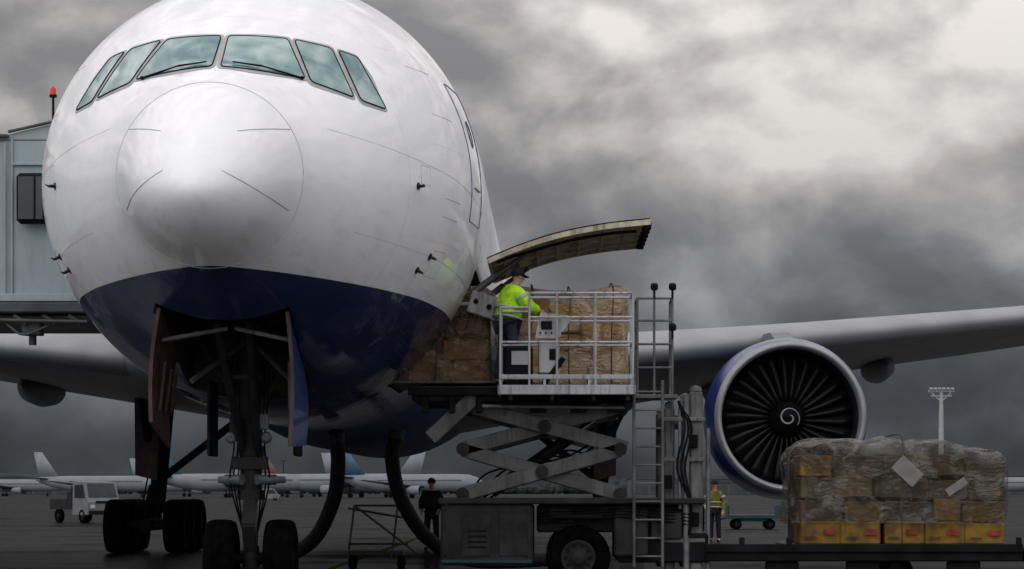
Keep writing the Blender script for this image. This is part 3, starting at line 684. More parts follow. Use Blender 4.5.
def wrap_shape(x0,x1,y0,y1,z0,z1,seed,topfn=None,N=48,k=9,amp=1.0):
    mb=MB(); c=Vector(((x0+x1)/2,(y0+y1)/2,(z0+z1)/2)); h=Vector(((x1-x0)/2,(y1-y0)/2,(z1-z0)/2))
    for ax in range(3):
        for sg in(-1,1):
            if ax==2 and sg<0: continue
            vs=[]
            for i in range(N+1):
                for j in range(N+1):
                    p=[0,0,0]; p[ax]=sg; p[(ax+1)%3]=-1+2*i/N; p[(ax+2)%3]=-1+2*j/N
                    q=Vector(p)
                    d=(abs(q.x)**k+abs(q.y)**k+max(0,q.z)**k)**(1/k)
                    q=Vector((q.x/max(d,1),q.y/max(d,1),q.z/(d if q.z>0 else 1)))
                    P=Vector((c.x+q.x*h.x,c.y+q.y*h.y,c.z+q.z*h.z))
                    tz=(q.z+1)/2
                    if topfn: P.z=z0+(P.z-z0)*topfn((q.x+1)/2,(q.y+1)/2)
                    nz=noise.noise_vector(P*1.3+Vector((seed,0,0)))*.08+noise.noise_vector(P*3.0+Vector((seed,3,0)))*.040+noise.noise_vector(P*7+Vector((seed,9,0)))*.009
                    nz*=amp
                    if tz<.02: nz*=.2
                    vs.append(P+nz)
            fs=[[i*(N+1)+j,i*(N+1)+j+1,(i+1)*(N+1)+j+1,(i+1)*(N+1)+j] for i in range(N) for j in range(N)]
            mb.add(vs,fs,0,True)
    return mb
def cargo(name,x0,x1,y0,y1,z0,z1,seed,label,cartons,filmm,nx,ny,nz,topfn=None,lowmark=False,group='wrapped cargo pallets',straps=3,k=9,amp=1.0):
    rnd=random.Random(seed)
    t=thing(name,((x0+x1)/2,(y0+y1)/2,z0),label,'cargo pallet',group)
    a=MB(); a.b2(x0-.03,x1+.03,y0-.05,y1+.05,z0,z0+.05,.01)
    obj(a,'pallet_base',m_alu,t)
    zb=z0+.055; H=z1-zb
    for j in range(nz):
        low=lowmark and j==0
        xs=[0]+sorted((i+rnd.uniform(-.25,.25)*(0 if low else 1))/nx for i in range(1,nx))+[1]
        for i in range(nx):
            xa=x0+.08+(x1-x0-.16)*xs[i]; xb=x0+.08+(x1-x0-.16)*xs[i+1]
            f=topfn((xa+xb-2*x0)/2/(x1-x0),.3) if topfn else 1
            if not low: f*=1-.08*rnd.random()
            za=zb+H*.90*f*j/nz; zc=zb+H*.90*f*(j+1)/nz
            d=(y1-y0)*(.32+.12*rnd.random()); yj=y0+.09+rnd.random()*(.04 if low else .12)
            a=MB(); a.box(((xa+xb)/2,yj+d/2,(za+zc)/2),(xb-xa-.02,d,zc-za-.012),(0,0 if low else rnd.uniform(-.04,.04),rnd.uniform(-.04,.04)),.02,0)
            mt=rnd.choice(cartons)
            if low:
                mt=cartons[2]; w=(xb-xa)
                a.b2(xa+w*.56,xa+w*.84,y0+.055,y0+.060,za+(zc-za)*.42,za+(zc-za)*.66,0,1)
                a.b2(xa+w*.12,xa+w*.40,y0+.055,y0+.060,za+(zc-za)*.25,za+(zc-za)*.34,0,2)
            obj(a,'carton',[mt,m_redmark,cartons[0]],t)
    a=MB(); a.b2(x0+.14,x1-.14,y0+(y1-y0)*.5,y1-.14,zb,zb+H*.82*(topfn(.5,.7) if topfn else 1),.04); obj(a,'stacked_freight',cartons[0],t)
    w=wrap_shape(x0,x1,y0,y1,zb+(H*.20 if lowmark else .0),z1,seed,topfn if not lowmark else (lambda u,v:1-(1-topfn(u,v))*1.3),k=k,amp=amp)
    obj(w,'plastic_wrap',filmm,t)
    for q in range(straps):
        x=x0+(x1-x0)*((q+.6)/(straps+.2)+rnd.uniform(-.05,.05)); f=(topfn((x-x0)/(x1-x0),.2) if topfn else 1)
        P=[(x+rnd.uniform(-.05,.05),y0-.03,z0+.05),(x,y0-.07,z0+(z1-z0)*.5),(x+.03,y0-.03,z0+(z1-z0)*f-.14),(x,y0+.35,z0+(z1-z0)*f+.03),(x,y1-.2,z0+(z1-z0)*f)]
        a=MB(); a.path(P,.011,5,24); obj(a,'tie_down_strap',m_strap,t)
    return t
cargo('cargo_pallet',-.66,1.19,37.42,39.95,3.03,4.60,3,'bulky tan cartons in crinkled wrap on the raised loader deck',m_carton,m_film2,3,1,5,lambda u,v:.98+.02*math.sin(u*6+1.8),straps=3,k=9,amp=1.1)
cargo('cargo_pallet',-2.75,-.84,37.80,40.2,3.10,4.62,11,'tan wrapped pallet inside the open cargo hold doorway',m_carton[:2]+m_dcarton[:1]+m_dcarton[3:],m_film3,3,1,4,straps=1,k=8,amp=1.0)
def tf(u,v):
    s=lambda a,b,x:max(0,min(1,(x-a)/(b-a)))
    f=1.0+.02*math.sin(u*13+1)+.015*math.sin(u*29)
    f-=.09*math.exp(-((u-.53)/.03)**2); f-=.03*s(.5,.6,u)+.12*s(.78,1,u)+.06*s(.12,0,u)
    return f
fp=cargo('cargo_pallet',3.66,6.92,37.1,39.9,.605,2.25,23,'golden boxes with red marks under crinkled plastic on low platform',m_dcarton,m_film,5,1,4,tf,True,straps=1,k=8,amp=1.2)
a=MB(); a.box((5.32,36.95,1.76),(.42,.012,.26),(0,.75,0),.002); obj(a,'paper_sheet',m_paper,fp)
a=MB(); a.box((6.05,36.95,1.53),(.34,.012,.12),(0,-.6,0),.002); obj(a,'paper_sheet',m_paper,fp)

# ------------------------------------------------------------ people
def skinmesh(name,V,E,Rr,mat,parent,root=0,sub=1):
    me=bpy.data.meshes.new(name); me.from_pydata([tuple(v) for v in V],E,[]); ob=bpy.data.objects.new(name,me); col.objects.link(ob)
    md=ob.modifiers.new('Skin','SKIN'); md.use_smooth_shade=True
    sv=me.skin_vertices[0].data
    for i,r in enumerate(Rr):
        sv[i].radius=(r,r) if not isinstance(r,tuple) else r
        sv[i].use_root=(i==root)
    s=ob.modifiers.new('s','SUBSURF'); s.levels=sub; s.render_levels=sub
    dg=bpy.context.evaluated_depsgraph_get(); dg.update()
    m2=bpy.data.meshes.new_from_object(ob.evaluated_get(dg)); ob.modifiers.clear(); ob.data=m2
    m2.materials.clear(); m2.materials.append(mat)
    for p in m2.polygons: p.use_smooth=True
    ob.parent=parent
    return ob
def person(loc,yaw,label,arms,lean=0,jacket=m_hivis,trousers=m_navy,cap=m_darkc,stride=0,bulk=1.0,bands=True):
    t=thing('person',loc,label,'person',None,yaw if abs(yaw)>1e-6 else 1e-5)
    rot=Matrix.Rotation(-lean,3,'X'); piv=Vector((0,0,.95))
    U=lambda p:piv+rot@(Vector(p)-piv)
    V=[];E=[];Q=[]
    def add(p,r,par=None):
        V.append(Vector(p)); Q.append(r)
        if par is not None: E.append((par,len(V)-1))
        return len(V)-1
    pel=add((0,0,.95),(.15,.11)); sp=add(U((0,.0,1.12)),(.13,.10),pel); chst=add(U((0,.01,1.32)),(.15,.11),sp); nb=add(U((0,.01,1.45)),(.09,.07),chst)
    nk=add(U((0,.02,1.53)),(.055,.055),nb); hd=add(U((0,.035,1.60)),(.070,.075),nk); h2=add(U((0,.03,1.68)),(.078,.090),hd); h3=add(U((0,.025,1.75)),(.055,.065),h2)
    J={}
    for sg,side_ in((-1,'L'),(1,'R')):
        sh=add(U((sg*.185,.0,1.41)),.062,chst); el,wr=arms[side_]
        e=add(U(el),.045,sh); w=add(U(wr),.030,e)
        d=(V[w]-V[e]).normalized(); pm=add(V[w]+d*.06,(.036,.022),w)
        lat=d.cross(Vector((0,0,1))).normalized() if abs(d.z)<.9 else Vector((0,1,0)); bend=d.cross(lat).normalized()
        if bend.z>0: bend=-bend
        for k,(o,l) in enumerate(((-.028,.065),(-.009,.078),(.010,.074),(.028,.058))):
            f1=add(V[pm]+lat*o+d*(.035+l*.5),.0095,pm); add(V[f1]+d*l*.35+bend*l*.45,.008,f1)
        th=add(V[w]+d*.03+lat*(.045*sg)+bend*.02,.011,w); add(V[th]+d*.035+bend*.015+lat*.008*sg,.009,th)
        hp=add((sg*.095,0,.90),(.085,.085),pel); kn=add((sg*.11,.03+stride*sg*.1,.50),.058,hp); an=add((sg*.12,-.02+stride*sg*.16,.09),.04,kn); add((sg*.14,.13+stride*sg*.16,.045),.038,an)
        J[side_]=(sh,e,w,hp,kn,an)
    skinmesh('body',V,E,Q,m_skin,t,0,2)
    a=MB()
    a.ball(U((0,.128,1.655)),.016,(.8,1.1,1.4))
    for sg in(-1,1): a.ball(U((sg*.085,.02,1.66)),.022,(.4,.8,1.3))
    a.box(U((0,.112,1.605)),(.05,.012,.010),None,.003,1)
    for sg in(-1,1): a.ball(U((sg*.03,.108,1.685)),.011,(1,1,1),1)
    obj(a,'face_features',[m_skin,m_black],t)
    Ja=[];Je=[];Jr=[]; idx={}; B=bulk
    def ja(i,r,par=None):
        idx[i]=len(Ja); Ja.append(V[i]); Jr.append(r)
        if par is not None: Je.append((idx[par],idx[i]))
    ja(chst,(.185*B,.155*B)); ja(sp,(.18*B,.15*B),chst); ja(pel,(.19*B,.155*B),sp); ja(nb,(.13,.115),chst)
    for s_ in('L','R'):
        sh,e,w=J[s_][:3]; ja(sh,.090*B,chst); ja(e,.072*B,sh); ja(w,.052*B,e)
    skinmesh('jacket',Ja,Je,Jr,jacket,t,0,2)
    Ja=[];Je=[];Jr=[];idx={}
    ja(pel,(.165,.125))
    for s_ in('L','R'):
        hp,kn,an=J[s_][3:]; ja(hp,.105,pel); ja(kn,.082,hp); ja(an,.068,kn)
    skinmesh('trousers',Ja,Je,Jr,trousers,t,0,2)
    for s_ in('L','R'):
        an=J[s_][5]; skinmesh('boot',[V[an]+Vector((0,-.03,-.02)),V[an]+Vector((0,.06,-.045)),V[an]+Vector((0,.17,-.05))],[(0,1),(1,2)],[.055,.05,.04],m_black,t,0,1)
    a=MB(); c=U((0,.02,1.70))
    a.lathe([(-.03,.098),(.0,.104),(.03,.103),(.07,.085),(.10,.045),(.108,.002)],c,'Z',20); a.box(c+rot@Vector((0,.12,.0)),(.13,.10,.012),(-lean-.15,0,0),.004)
    obj(a,'cap',cap,t)
    if bands:
        for z,rx,ry in((1.02,.190*B,.157*B),(1.16,.184*B,.154*B)):
            P=[U((rx*math.cos(k/24*6.2832),ry*math.sin(k/24*6.2832),z)) for k in range(25)]
            a=MB(); a.path(P,.018,6,raw=True); obj(a,'reflective_band',m_silver,t)
        for s_ in('L','R'):
            sh,e,w=J[s_][:3]; p=V[e]*.35+V[sh]*.65; d=(V[e]-V[sh]).normalized()
            a=MB(); a.tube(p-d*.025,p+d*.025,.084*B,.082*B,16); obj(a,'reflective_band',m_silver,t)
    return t
person((-.64,37.04,3.025),R(-62),'worker in bright yellow jacket and dark cap handling cargo',
   {'L':((-.26,.24,1.30),(-.14,.40,1.42)),'R':((.28,.18,1.22),(.20,.38,1.22))},lean=.22,bulk=1.36,stride=.5)
person((-2.95,62,0),R(170),'person in dark workwear standing on the apron near hoses',
   {'L':((-.27,.02,1.14),(-.22,.20,1.0)),'R':((.27,.02,1.14),(.22,.20,1.0))},jacket=m_darkc,trousers=m_darkc,bands=False,stride=.5,bulk=1.2)
person((4.78,72,0),R(160),'worker in dark clothes and yellow vest behind the loader',
   {'L':((-.28,-.02,1.14),(-.27,.10,.90)),'R':((.27,.02,1.14),(.22,.22,1.05))},jacket=m_hivis_d,trousers=m_darkc,bulk=1.1)

# ------------------------------------------------------------ hoses, trolley, dolly
def hose(pts,label,r=.125):
    a=MB(); P=catmull(pts,300)
    a.path(P,lambda t:r+.006*math.sin(t*2*math.pi*74),14,raw=True)
    for e in(0,-1):
        q=P[e]; d=(P[1]-P[0]).normalized() if e==0 else (P[-2]-P[-1]).normalized()
        a.tube(q-d*.02,q+d*.14,r*1.15,n=16,mi=1)
    obj(a,'air_hose',[m_dgrey,m_dsteel],None,org=(pts[-1][0],pts[-1][1],0),label=label,cat='hose',group='air hoses under the airliner')
hose([(-3.62,42,2.45),(-3.60,42.2,1.9),(-3.75,42.8,1.25),(-4.25,44,.55),(-5.3,47,.2),(-7.0,51,.2)],'dark ribbed air hose hanging from the airliner belly')
hose([(-2.62,42.5,2.50),(-2.70,42.5,2.0),(-2.55,42.8,1.3),(-2.1,43.6,.6),(-1.3,45,.2),(.8,47.5,.2)],'dark ribbed air hose curving down to the apron')
a=MB()
ty=46.0
for x in(-3.7,-2.9):
    a.tube((x,ty-.5,.25),(x,ty+.5,.25),.03); a.tube((x,ty-.5,.25),(x+.1,ty-.3,1.2),.02)
a.tube((-3.7,ty-.5,.5),(-2.6,ty-.5,.5),.02); a.tube((-3.7,ty-.5,1.15),(-2.5,ty-.5,.95),.02); a.tube((-3.6,ty-.3,1.2),(-2.8,ty-.3,1.2),.02)
a.tube((-3.6,ty-.3,1.2),(-2.4,ty-.5,.3),.02); a.b2(-3.7,-2.7,ty-.4,ty+.4,.28,.36)
tr=thing('hand_trolley',(-3.2,ty,0),'small tubular frame trolley parked under the airliner','trolley')
obj(a,'tubular_frame',m_dsteel,tr)
for x in(-3.65,-2.75):
    for y in(ty-.4,ty+.4): wheel(x,y,.14,.14,.08,tr)
for x in(AX-.41,AX+.41):
    for dy in(-.72,.72):
        a=MB(); y=GY+dy
        a.prism([(x-.16,y-.14,.005),(x-.16,y+.14,.005),(x-.16,y+.04,.16),(x-.16,y-.04,.16)],(.32,0,0))
        obj(a,'wheel_chock',m_yellow,None,org=(x,y,0),label='worn yellow rubber chock against the nose wheel',cat='wheel chock',group='chocks at the nose wheels')
dl=thing('baggage_dolly',(7.9,97,0),'teal flat baggage dolly parked on the apron','baggage dolly')
a=MB(); a.b2(6.9,8.9,96.3,97.8,.42,.56); a.b2(6.9,6.96,96.3,97.8,.56,.95); a.b2(8.84,8.9,96.3,97.8,.56,.95); a.tube((6.9,97,.45),(6.0,97,.25),.04)
a.b2(7.2,8.6,96.5,97.5,.3,.42); obj(a,'flatbed',m_teal,dl)
for x in(7.25,8.55):
    for y in(96.45,97.55): wheel(x,y,.2,.2,.14,dl,.5,'Y')

# ------------------------------------------------------------ vehicles
def van(x,y,yaw,label,colr=m_vanw,group='service vehicles on the apron',k=1.0):
    t=thing('service_van',(x,y,0),label,'van',group,yaw); t.scale=(k,k,k)
    a=MB()
    prof=[(-2.2,.35),(-2.25,.75),(-2.05,1.05),(-1.35,1.95),(-.95,2.05),(2.1,2.05),(2.2,1.9),(2.2,.35)]
    w=.9
    a.prism([(-w,p[0],p[1]) for p in prof],(2*w,0,0)); obj(a,'body',colr,t)
    a=MB(); a.prism([(-w*.86,-2.03,1.10),(w*.86,-2.03,1.10),(w*.8,-1.40,1.90),(-w*.8,-1.40,1.90)],(0,-.02,0.006)); obj(a,'windshield',m_glassd,t)
    for sg in(-1,1):
        a=MB(); a.prism([(sg*(w+.004),-1.75,1.15),(sg*(w+.004),-1.25,1.85),(sg*(w+.004),-.3,1.85),(sg*(w+.004),-.3,1.15)],(sg*.012,0,0)); obj(a,'side_window',m_glassd,t)
        a=MB(); a.box((sg*.68,-2.26,.82),(.28,.05,.16)); obj(a,'headlight',m_silver,t)
        for yy in(-1.5,1.45): wheel(sg*.80,yy,.34,.34,.22,t)
    a=MB(); a.box((0,-2.27,.45),(1.7,.12,.2)); a.box((0,-2.26,.75),(.8,.04,.14)); obj(a,'bumper',m_dgrey,t)
    return t
def truck(x,y,yaw,label,k=1.0):
    t=thing('service_truck',(x,y,0),label,'truck','service vehicles on the apron',yaw); t.scale=(k,k,k); w=.85
    a=MB(); a.prism([(-w,p[0],p[1]) for p in((-1.9,.4),(-1.95,1.0),(-1.8,1.2),(-1.5,1.95),(-.4,2.0),(-.35,.4))],(2*w,0,0)); obj(a,'cab',m_vanw,t)
    a=MB(); a.prism([(-w*.88,-1.80,1.24),(w*.88,-1.80,1.24),(w*.82,-1.53,1.88),(-w*.82,-1.53,1.88)],(0,-.025,.01)); obj(a,'windshield',m_glassd,t)
    for sg in(-1,1):
        a=MB(); a.prism([(sg*(w+.004),-1.65,1.2),(sg*(w+.004),-1.42,1.82),(sg*(w+.004),-.6,1.82),(sg*(w+.004),-.6,1.2)],(sg*.012,0,0)); obj(a,'side_window',m_glassd,t)
        a=MB(); a.box((sg*.62,-1.97,.78),(.24,.05,.16)); obj(a,'headlight',m_silver,t)
        for yy in(-1.3,1.2): wheel(sg*.74,yy,.34,.34,.24,t)
    a=MB(); a.b2(-w,w,-.3,2.0,.65,.78); a.b2(-w,w,-.25,-.18,.78,1.75); a.b2(-w,-w+.06,-.18,2.0,.78,1.15); a.b2(w-.06,w,-.18,2.0,.78,1.15); a.b2(-.3,.3,.2,1.3,.8,1.5); obj(a,'load_bed',m_grey,t)
    a=MB(); a.box((0,-1.97,.5),(1.6,.1,.2)); a.box((0,-1.96,1.0),(.9,.04,.12)); obj(a,'bumper',m_dgrey,t)
truck(-21.9,117,R(38),'small white flatbed service truck standing on the apron',.98)
van(-60,330,R(80),'white service van parked near distant airliners')
van(-48,420,R(95),'white service van parked near distant airliners')
van(150,420,R(100),'white service van parked near distant airliners')

# ------------------------------------------------------------ distant airliners
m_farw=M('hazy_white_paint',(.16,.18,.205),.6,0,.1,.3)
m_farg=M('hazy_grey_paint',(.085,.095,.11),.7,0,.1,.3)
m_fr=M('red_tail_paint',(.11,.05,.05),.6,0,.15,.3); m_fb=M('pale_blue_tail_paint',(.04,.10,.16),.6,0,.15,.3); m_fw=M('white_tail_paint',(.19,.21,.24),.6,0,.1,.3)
def farplane(x,y,yaw,k,finm,label):
    t=thing('parked_airliner',(x,y,0),label,'aircraft','airliners parked far across the apron',yaw); t.scale=(k,k,k)
    a=MB(); secs=[]
    for yy,r,z in((-19,.05,3.2),(-18.6,.7,3.2),(-17.3,1.4,3.4),(-15,1.9,3.6),(-12,2,3.6),(8,2,3.6),(13,1.5,4.0),(17,.8,4.6),(19,.2,5.0)):
        secs.append([Vector((r*math.cos(q/20*6.2832),yy,z+r*math.sin(q/20*6.2832))) for q in range(20)])
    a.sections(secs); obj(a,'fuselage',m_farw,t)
    for sg in(-1,1):
        a=MB(); a.b2(sg*1.97-.03,sg*1.97+.03,-14,7.5,4.0,4.3,.005); obj(a,'window_row',m_farg,t)
        a=MB(); a.sections([airfoil((sg*1,-5,2.6),6.5,.12,0,8),airfoil((sg*17,3.5,4.2),1.6,.10,0,8)]); obj(a,'wing',m_farg,t)
        a=MB(); a.sections([airfoil((sg*.5,13.5,4.8),3.2,.1,0,8),airfoil((sg*6,17,5.4),1.3,.10,0,8)]); obj(a,'horizontal_stabiliser',m_farg,t)
        a=MB(); a.lathe([(0,.9),(.3,1.05),(2.2,1.0),(3.2,.6)],(sg*5.6,-5.2,1.9),'Y',20); a.lathe([(.3,.9),(.31,.01)],(sg*5.6,-5.2,1.9),'Y',20,1); obj(a,'engine',[m_farw,m_dgrey],t)
        a=MB(); a.tube((sg*3.2,1,.5),(sg*3.2,1,2.8),.15); a.tube((sg*3.2-.5,1,.5),(sg*3.2+.5,1,.5),.5,n=16); obj(a,'main_gear',m_dgrey,t)
    a=MB(); a.tube((0,-13,.4),(0,-13,2.4),.12); a.tube((-.35,-13,.4),(.35,-13,.4),.4,n=16); obj(a,'nose_gear',m_dgrey,t)
    a=MB(); secs=[]
    for P,ch in(((0,11.2,5.0),6.2),((0,16.6,11.8),2.4)):
        secs.append([Vector(P)+Vector((q.z,q.y,0)) for q in airfoil((0,0,0),ch,.1,0,8)])
    a.sections(secs); obj(a,'tail_fin',finm,t)
K=2484
for px,D,yaw,k,fm,lb in((98,640,70,1.0,m_fw,'white airliner parked far away with pale tail'),(8,820,92,1.0,m_fr,'white airliner parked far away with red tail'),
    (232,640,105,1.1,m_fb,'white airliner parked far away with blue tail'),(190,760,84,1,m_fw,'white airliner parked far away with pale tail'),(285,800,95,.9,m_fw,'white airliner parked far away with pale tail'),
    (410,580,68,1.0,m_fb,'white airliner parked far away with blue tail'),(392,660,104,1.0,m_fw,'white airliner parked far away with pale tail'),(352,640,250,1.1,m_fw,'white airliner parked far away with pale tail'),
    (320,760,80,1,m_fr,'white airliner parked far away with red tail'),(1000,740,255,1.0,m_fr,'white airliner parked far away with red tail'),(1045,700,262,1,m_fw,'white airliner parked far away with pale tail')):
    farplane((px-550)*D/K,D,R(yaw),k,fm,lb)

# ------------------------------------------------------------ light mast, buildings, trees
lm=thing('floodlight_mast',(106.3,675,0),'tall pale floodlight mast with lamp frame on the apron','floodlight mast')
m_mast=M('galvanised_mast',(.31,.33,.34),.5,.1,.1,1)
a=MB(); a.tube((106.3,675,0),(106.3,675,28.8),.95,.55,16); obj(a,'pole',m_mast,lm)
a=MB(); a.b2(102.8,109.8,674.4,675.6,28.6,29.2); a.b2(103.4,109.2,674.6,675.4,27.4,27.7)
a.beam((106.3,674.8,26.0),(103.6,674.8,28.5),.3,.3); a.beam((106.3,674.8,26.0),(109,674.8,28.5),.3,.3); obj(a,'lamp_frame',m_mast,lm)
for i in range(6):
    a=MB(); a.box((103.4+i*1.16,674.0,29.4),(.9,.5,.6),(.5,0,0),.05); obj(a,'floodlight',m_mast,lm)
lm2=thing('floodlight_mast',(-118,1100,0),'distant pale floodlight mast on the apron','floodlight mast')
a=MB(); a.tube((-118,1100,0),(-118,1100,15),.4,.25,12); a.b2(-119.5,-116.5,1099.7,1100.3,15,15.4); obj(a,'pole',m_grey,lm2)
m_bld=M('hangar_cladding',(.05,.058,.068),.7,0,.2,.08); m_bldd=M('hangar_glazing',(.03,.035,.04),.4,0,.3,.2)
for x0,w,d,h,lab in((-330,90,1250,9,'low grey hangar with wide doors at the airfield edge'),(-210,60,1300,7,'long grey terminal building with window band'),(40,70,1250,8,'low grey cargo shed with loading doors'),(190,120,1350,10,'wide grey hangar at the airfield edge')):
    t=thing('airport_building',(x0+w/2,d,0),lab,'building')
    a=MB(); a.b2(x0,x0+w,d,d+40,0,h,.1); a.prism([(x0-.5,d-.5,h),(x0+w/2,d-.5,h+2.0),(x0+w+.5,d-.5,h)],(0,41,0)); obj(a,'wall',m_bld,t)
    for i in range(int(w/10)):
        a=MB(); a.b2(x0+i*10+1,x0+i*10+9,d-.3,d-.05,0,h*.6,.05); obj(a,'hangar_door',m_bldd,t)
    a=MB(); a.b2(x0+1,x0+w-1,d-.25,d-.05,h*.72,h*.86,.05); obj(a,'window_band',m_bldd,t)
m_tree=M('distant_foliage',(.018,.024,.024),.9,0,.4,.05)
a=MB(); rnd=random.Random(5)
for i in range(750):
    x=-620+i*1.75+rnd.uniform(-2,2); y=1750+rnd.uniform(0,120); h=rnd.uniform(3,6.5)+3*noise.noise(Vector((x*.012,0,0)))
    bm=bmesh.new(); bmesh.ops.create_icosphere(bm,subdivisions=1,radius=1); bm.verts.index_update()
    sx=rnd.uniform(3,6); vs=[Vector((x+v.co.x*sx*rnd.uniform(.7,1.2),y+v.co.y*4,h*.75+v.co.z*h*rnd.uniform(.6,1.15))) for v in bm.verts]
    a.add(vs,[[v.index for v in f.verts] for f in bm.faces]); bm.free()
obj(a,'treeline',m_tree,None,org=(0,1800,0),label='dark far off wood along the airfield edge',cat='trees',kind='stuff')

# ------------------------------------------------------------ ground
m=bpy.data.materials.new('wet_asphalt'); m.use_nodes=True; nt=m.node_tree; N=nt.nodes; L=nt.links; N.remove(N['Principled BSDF']); mth=nmath(N,L)
g=N.new('ShaderNodeNewGeometry')
n1=N.new('ShaderNodeTexNoise'); n1.inputs['Scale'].default_value=.12; n1.inputs['Detail'].default_value=9; n1.inputs['Roughness'].default_value=.65; L.new(g.outputs['Position'],n1.inputs['Vector'])
n2=N.new('ShaderNodeTexNoise'); n2.inputs['Scale'].default_value=25; n2.inputs['Detail'].default_value=4; L.new(g.outputs['Position'],n2.inputs['Vector'])
br=N.new('ShaderNodeTexBrick'); br.inputs['Scale'].default_value=.2; br.offset=0; br.inputs['Mortar Size'].default_value=.004; br.inputs['Brick Width'].default_value=1.2; br.inputs['Row Height'].default_value=1.2
br.inputs['Color1'].default_value=(1,1,1,1); br.inputs['Color2'].default_value=(.75,.75,.75,1); br.inputs['Mortar'].default_value=(.3,.3,.3,1); L.new(g.outputs['Position'],br.inputs['Vector'])
r=N.new('ShaderNodeValToRGB'); r.color_ramp.elements[0].position=.3; r.color_ramp.elements[0].color=(.0028,.0028,.003,1); r.color_ramp.elements[1].position=.7; r.color_ramp.elements[1].color=(.010,.0097,.0097,1); L.new(n1.outputs['Fac'],r.inputs['Fac'])
mx=N.new('ShaderNodeMix'); mx.data_type='RGBA'; mx.blend_type='MULTIPLY'; mx.inputs[0].default_value=1; L.new(r.outputs['Color'],mx.inputs[6]); L.new(br.outputs['Color'],mx.inputs[7])
df=N.new('ShaderNodeBsdfDiffuse'); L.new(mx.outputs[2],df.inputs['Color'])
gl=N.new('ShaderNodeBsdfGlossy'); gl.inputs['Color'].default_value=(.9,.9,.9,1)
r2=N.new('ShaderNodeMapRange'); r2.inputs['From Min'].default_value=.35; r2.inputs['From Max'].default_value=.65; r2.inputs['To Min'].default_value=.10; r2.inputs['To Max'].default_value=.35; L.new(n1.outputs['Fac'],r2.inputs['Value']); L.new(r2.outputs[0],gl.inputs['Roughness'])
wf=N.new('ShaderNodeMapRange'); wf.inputs['From Min'].default_value=.35; wf.inputs['From Max'].default_value=.65; wf.inputs['To Min'].default_value=.20; wf.inputs['To Max'].default_value=.04; L.new(n1.outputs['Fac'],wf.inputs['Value'])
ms=N.new('ShaderNodeMixShader'); L.new(wf.outputs[0],ms.inputs[0]); L.new(df.outputs[0],ms.inputs[1]); L.new(gl.outputs[0],ms.inputs[2]); L.new(ms.outputs[0],N['Material Output'].inputs['Surface'])
bp=N.new('ShaderNodeBump'); bp.inputs['Strength'].default_value=.15; bp.inputs['Distance'].default_value=.01; L.new(n2.outputs['Fac'],bp.inputs['Height']); L.new(bp.outputs['Normal'],df.inputs['Normal']); L.new(bp.outputs['Normal'],gl.inputs['Normal'])
a=MB(); a.add([(-9000,-2000,0),(9000,-2000,0),(9000,16000,0),(-9000,16000,0)],[[0,1,2,3]])
obj(a,'ground',m,None,kind='structure',label='wet dark asphalt apron',cat='ground')
m_line=M('worn_yellow_line',(.035,.027,.009),.8,0,.5,2,spec=0); m_linew=M('worn_white_line',(.04,.04,.04),.8,0,.5,2,spec=0)
a=MB()
def sheet(x0,x1,y0,y1,mi=0,z=.004): a.add([(x0,y0,z),(x1,y0,z),(x1,y1,z),(x0,y1,z)],[[0,1,2,3]],mi)
sheet(AX-.08,AX+.08,12,90); sheet(-60,-.0,128,128.3,0); sheet(0.05,60,128,128.3,0); sheet(-80,80,180,180.5,1); sheet(-120,140,300,301,1)
sheet(12,12.15,30,120,1)
obj(a,'apron_markings',[m_line,m_linew],None,kind='structure',label='worn painted apron lines',cat='markings',fix=False)

# ------------------------------------------------------------ sky and light
SE,SR=R(48),R(-150)
w=bpy.data.worlds.new('World'); scene.world=w; w.use_nodes=True; nt=w.node_tree; N=nt.nodes; L=nt.links; mth=nmath(N,L)
bg=N['Background']; sky=N.new('ShaderNodeTexSky'); sky.sky_type='NISHITA'; sky.sun_disc=False; sky.sun_elevation=SE; sky.sun_rotation=SR
tc=N.new('ShaderNodeTexCoord'); sp=N.new('ShaderNodeSeparateXYZ'); L.new(tc.outputs['Generated'],sp.inputs[0])
def cloud(dz):
    mp=N.new('ShaderNodeMapping'); mp.inputs['Scale'].default_value=(1,1,1.45); mp.inputs['Location'].default_value=(.62+dz*.3,.4,.31+dz); L.new(tc.outputs['Generated'],mp.inputs[0])
    wn=N.new('ShaderNodeTexNoise'); wn.inputs['Scale'].default_value=8; wn.inputs['Detail'].default_value=2; L.new(mp.outputs[0],wn.inputs['Vector'])
    va=N.new('ShaderNodeVectorMath'); va.operation='MULTIPLY_ADD'; L.new(wn.outputs['Color'],va.inputs[0]); va.inputs[1].default_value=(.05,.05,.05); L.new(mp.outputs[0],va.inputs[2])
    na=N.new('ShaderNodeTexNoise'); na.inputs['Scale'].default_value=4.5; na.inputs['Detail'].default_value=2; na.inputs['Roughness'].default_value=.5; L.new(va.outputs[0],na.inputs['Vector'])
    nb=N.new('ShaderNodeTexNoise'); nb.inputs['Scale'].default_value=9; nb.inputs['Detail'].default_value=8; nb.inputs['Roughness'].default_value=.5; L.new(va.outputs[0],nb.inputs['Vector'])
    return na.outputs['Fac'],nb.outputs['Fac']
n1a,n1b=cloud(0); n2a,n2b=cloud(.016)
relief=mth('MULTIPLY',mth('SUBTRACT',n1b,n2b),.85)
cl=mth('ADD',mth('ADD',mth('MULTIPLY',n1a,.45),mth('MULTIPLY',n1b,.55)),relief)
r=N.new('ShaderNodeValToRGB'); e=r.color_ramp.elements
e[0].position=.34; e[0].color=(.235,.228,.23,1); e[1].position=.68; e[1].color=(.82,.775,.73,1)
k=e.new(.45); k.color=(.34,.328,.324,1); k=e.new(.55); k.color=(.53,.507,.487,1)
L.new(cl,r.inputs['Fac'])
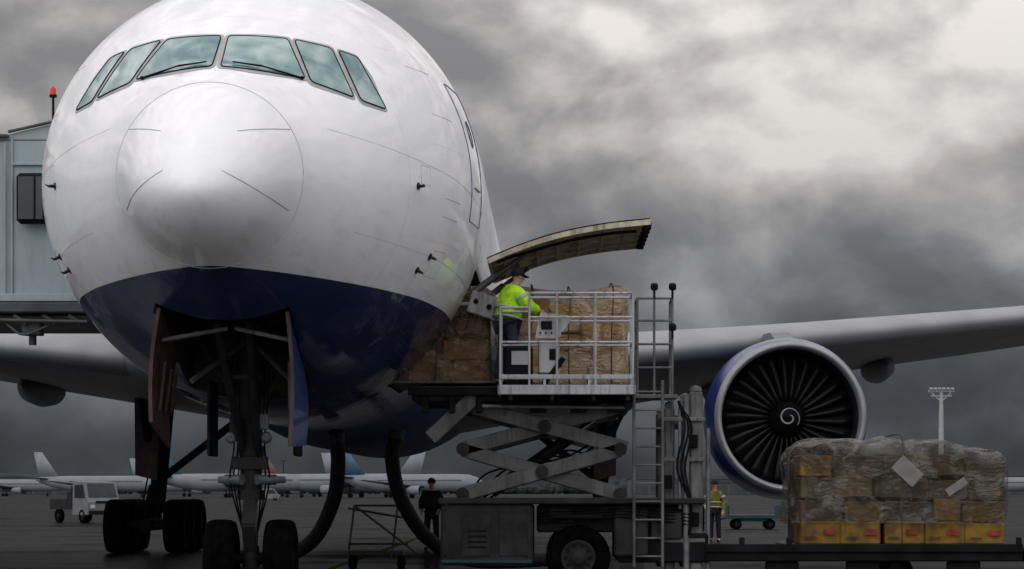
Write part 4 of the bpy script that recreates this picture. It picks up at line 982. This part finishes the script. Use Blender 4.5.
er=N.new('ShaderNodeValToRGB'); e=er.color_ramp.elements
e[0].position=0; e[0].color=(.085,.10,.12,1); e[1].position=1; e[1].color=(2.2,2.2,2.3,1)
for p,c in((.02,(.095,.112,.14)),(.05,(.18,.205,.25)),(.085,(.46,.48,.515)),(.13,(.86,.86,.87)),(.2,(1.1,1.1,1.1)),(.45,(1.75,1.75,1.8))):
    k=e.new(p); k.color=(*c,1)
L.new(sp.outputs['Z'],er.inputs['Fac'])
# cloud colour darkens low ahead; unseen brightness added behind the viewer lights the hull
bf=N.new('ShaderNodeMapRange'); bf.interpolation_type='SMOOTHSTEP'; bf.inputs['From Min'].default_value=-.1; bf.inputs['From Max'].default_value=-.75; L.new(sp.outputs['Y'],bf.inputs['Value'])
em=N.new('ShaderNodeMix'); em.data_type='RGBA'; em.clamp_result=False; L.new(bf.outputs[0],em.inputs[0]); L.new(er.outputs['Color'],em.inputs[6]); em.inputs[7].default_value=(2.3,2.3,2.35,1)
mx=N.new('ShaderNodeMix'); mx.data_type='RGBA'; mx.blend_type='MULTIPLY'; mx.inputs[0].default_value=1; L.new(r.outputs['Color'],mx.inputs[6]); L.new(em.outputs[2],mx.inputs[7])
bk=N.new('ShaderNodeVectorMath'); bk.operation='SCALE'; L.new(mx.outputs[2],bk.inputs[0]); bk.inputs[3].default_value=10.0
m2=N.new('ShaderNodeMix'); m2.data_type='RGBA'; m2.inputs[0].default_value=.97; L.new(sky.outputs[0],m2.inputs[6]); L.new(bk.outputs[0],m2.inputs[7])
L.new(m2.outputs[2],bg.inputs['Color']); bg.inputs['Strength'].default_value=.1
sl=bpy.data.lights.new('sun','SUN'); sl.energy=.8; sl.angle=R(70); sl.color=(1,.98,.96)
so=bpy.data.objects.new('sun',sl); col.objects.link(so)
d=Vector((math.sin(SR)*math.cos(SE),math.cos(SR)*math.cos(SE),math.sin(SE)))
so.rotation_euler=(d).to_track_quat('Z','Y').to_euler(); so.location=(0,0,60)

# ------------------------------------------------------------ camera
cam=bpy.data.cameras.new('camera'); co=bpy.data.objects.new('camera',cam); col.objects.link(co)
co.location=(0,0,1.45); co.rotation_euler=(R(90),0,0); cam.sensor_width=36; cam.lens=2484/1024*36
cam.shift_x=-38/1024; cam.shift_y=207.5/1024; cam.clip_end=30000; cam.clip_start=.5
scene.camera=co
scene.view_settings.view_transform='Standard'; scene.view_settings.look='None'; scene.view_settings.exposure=0
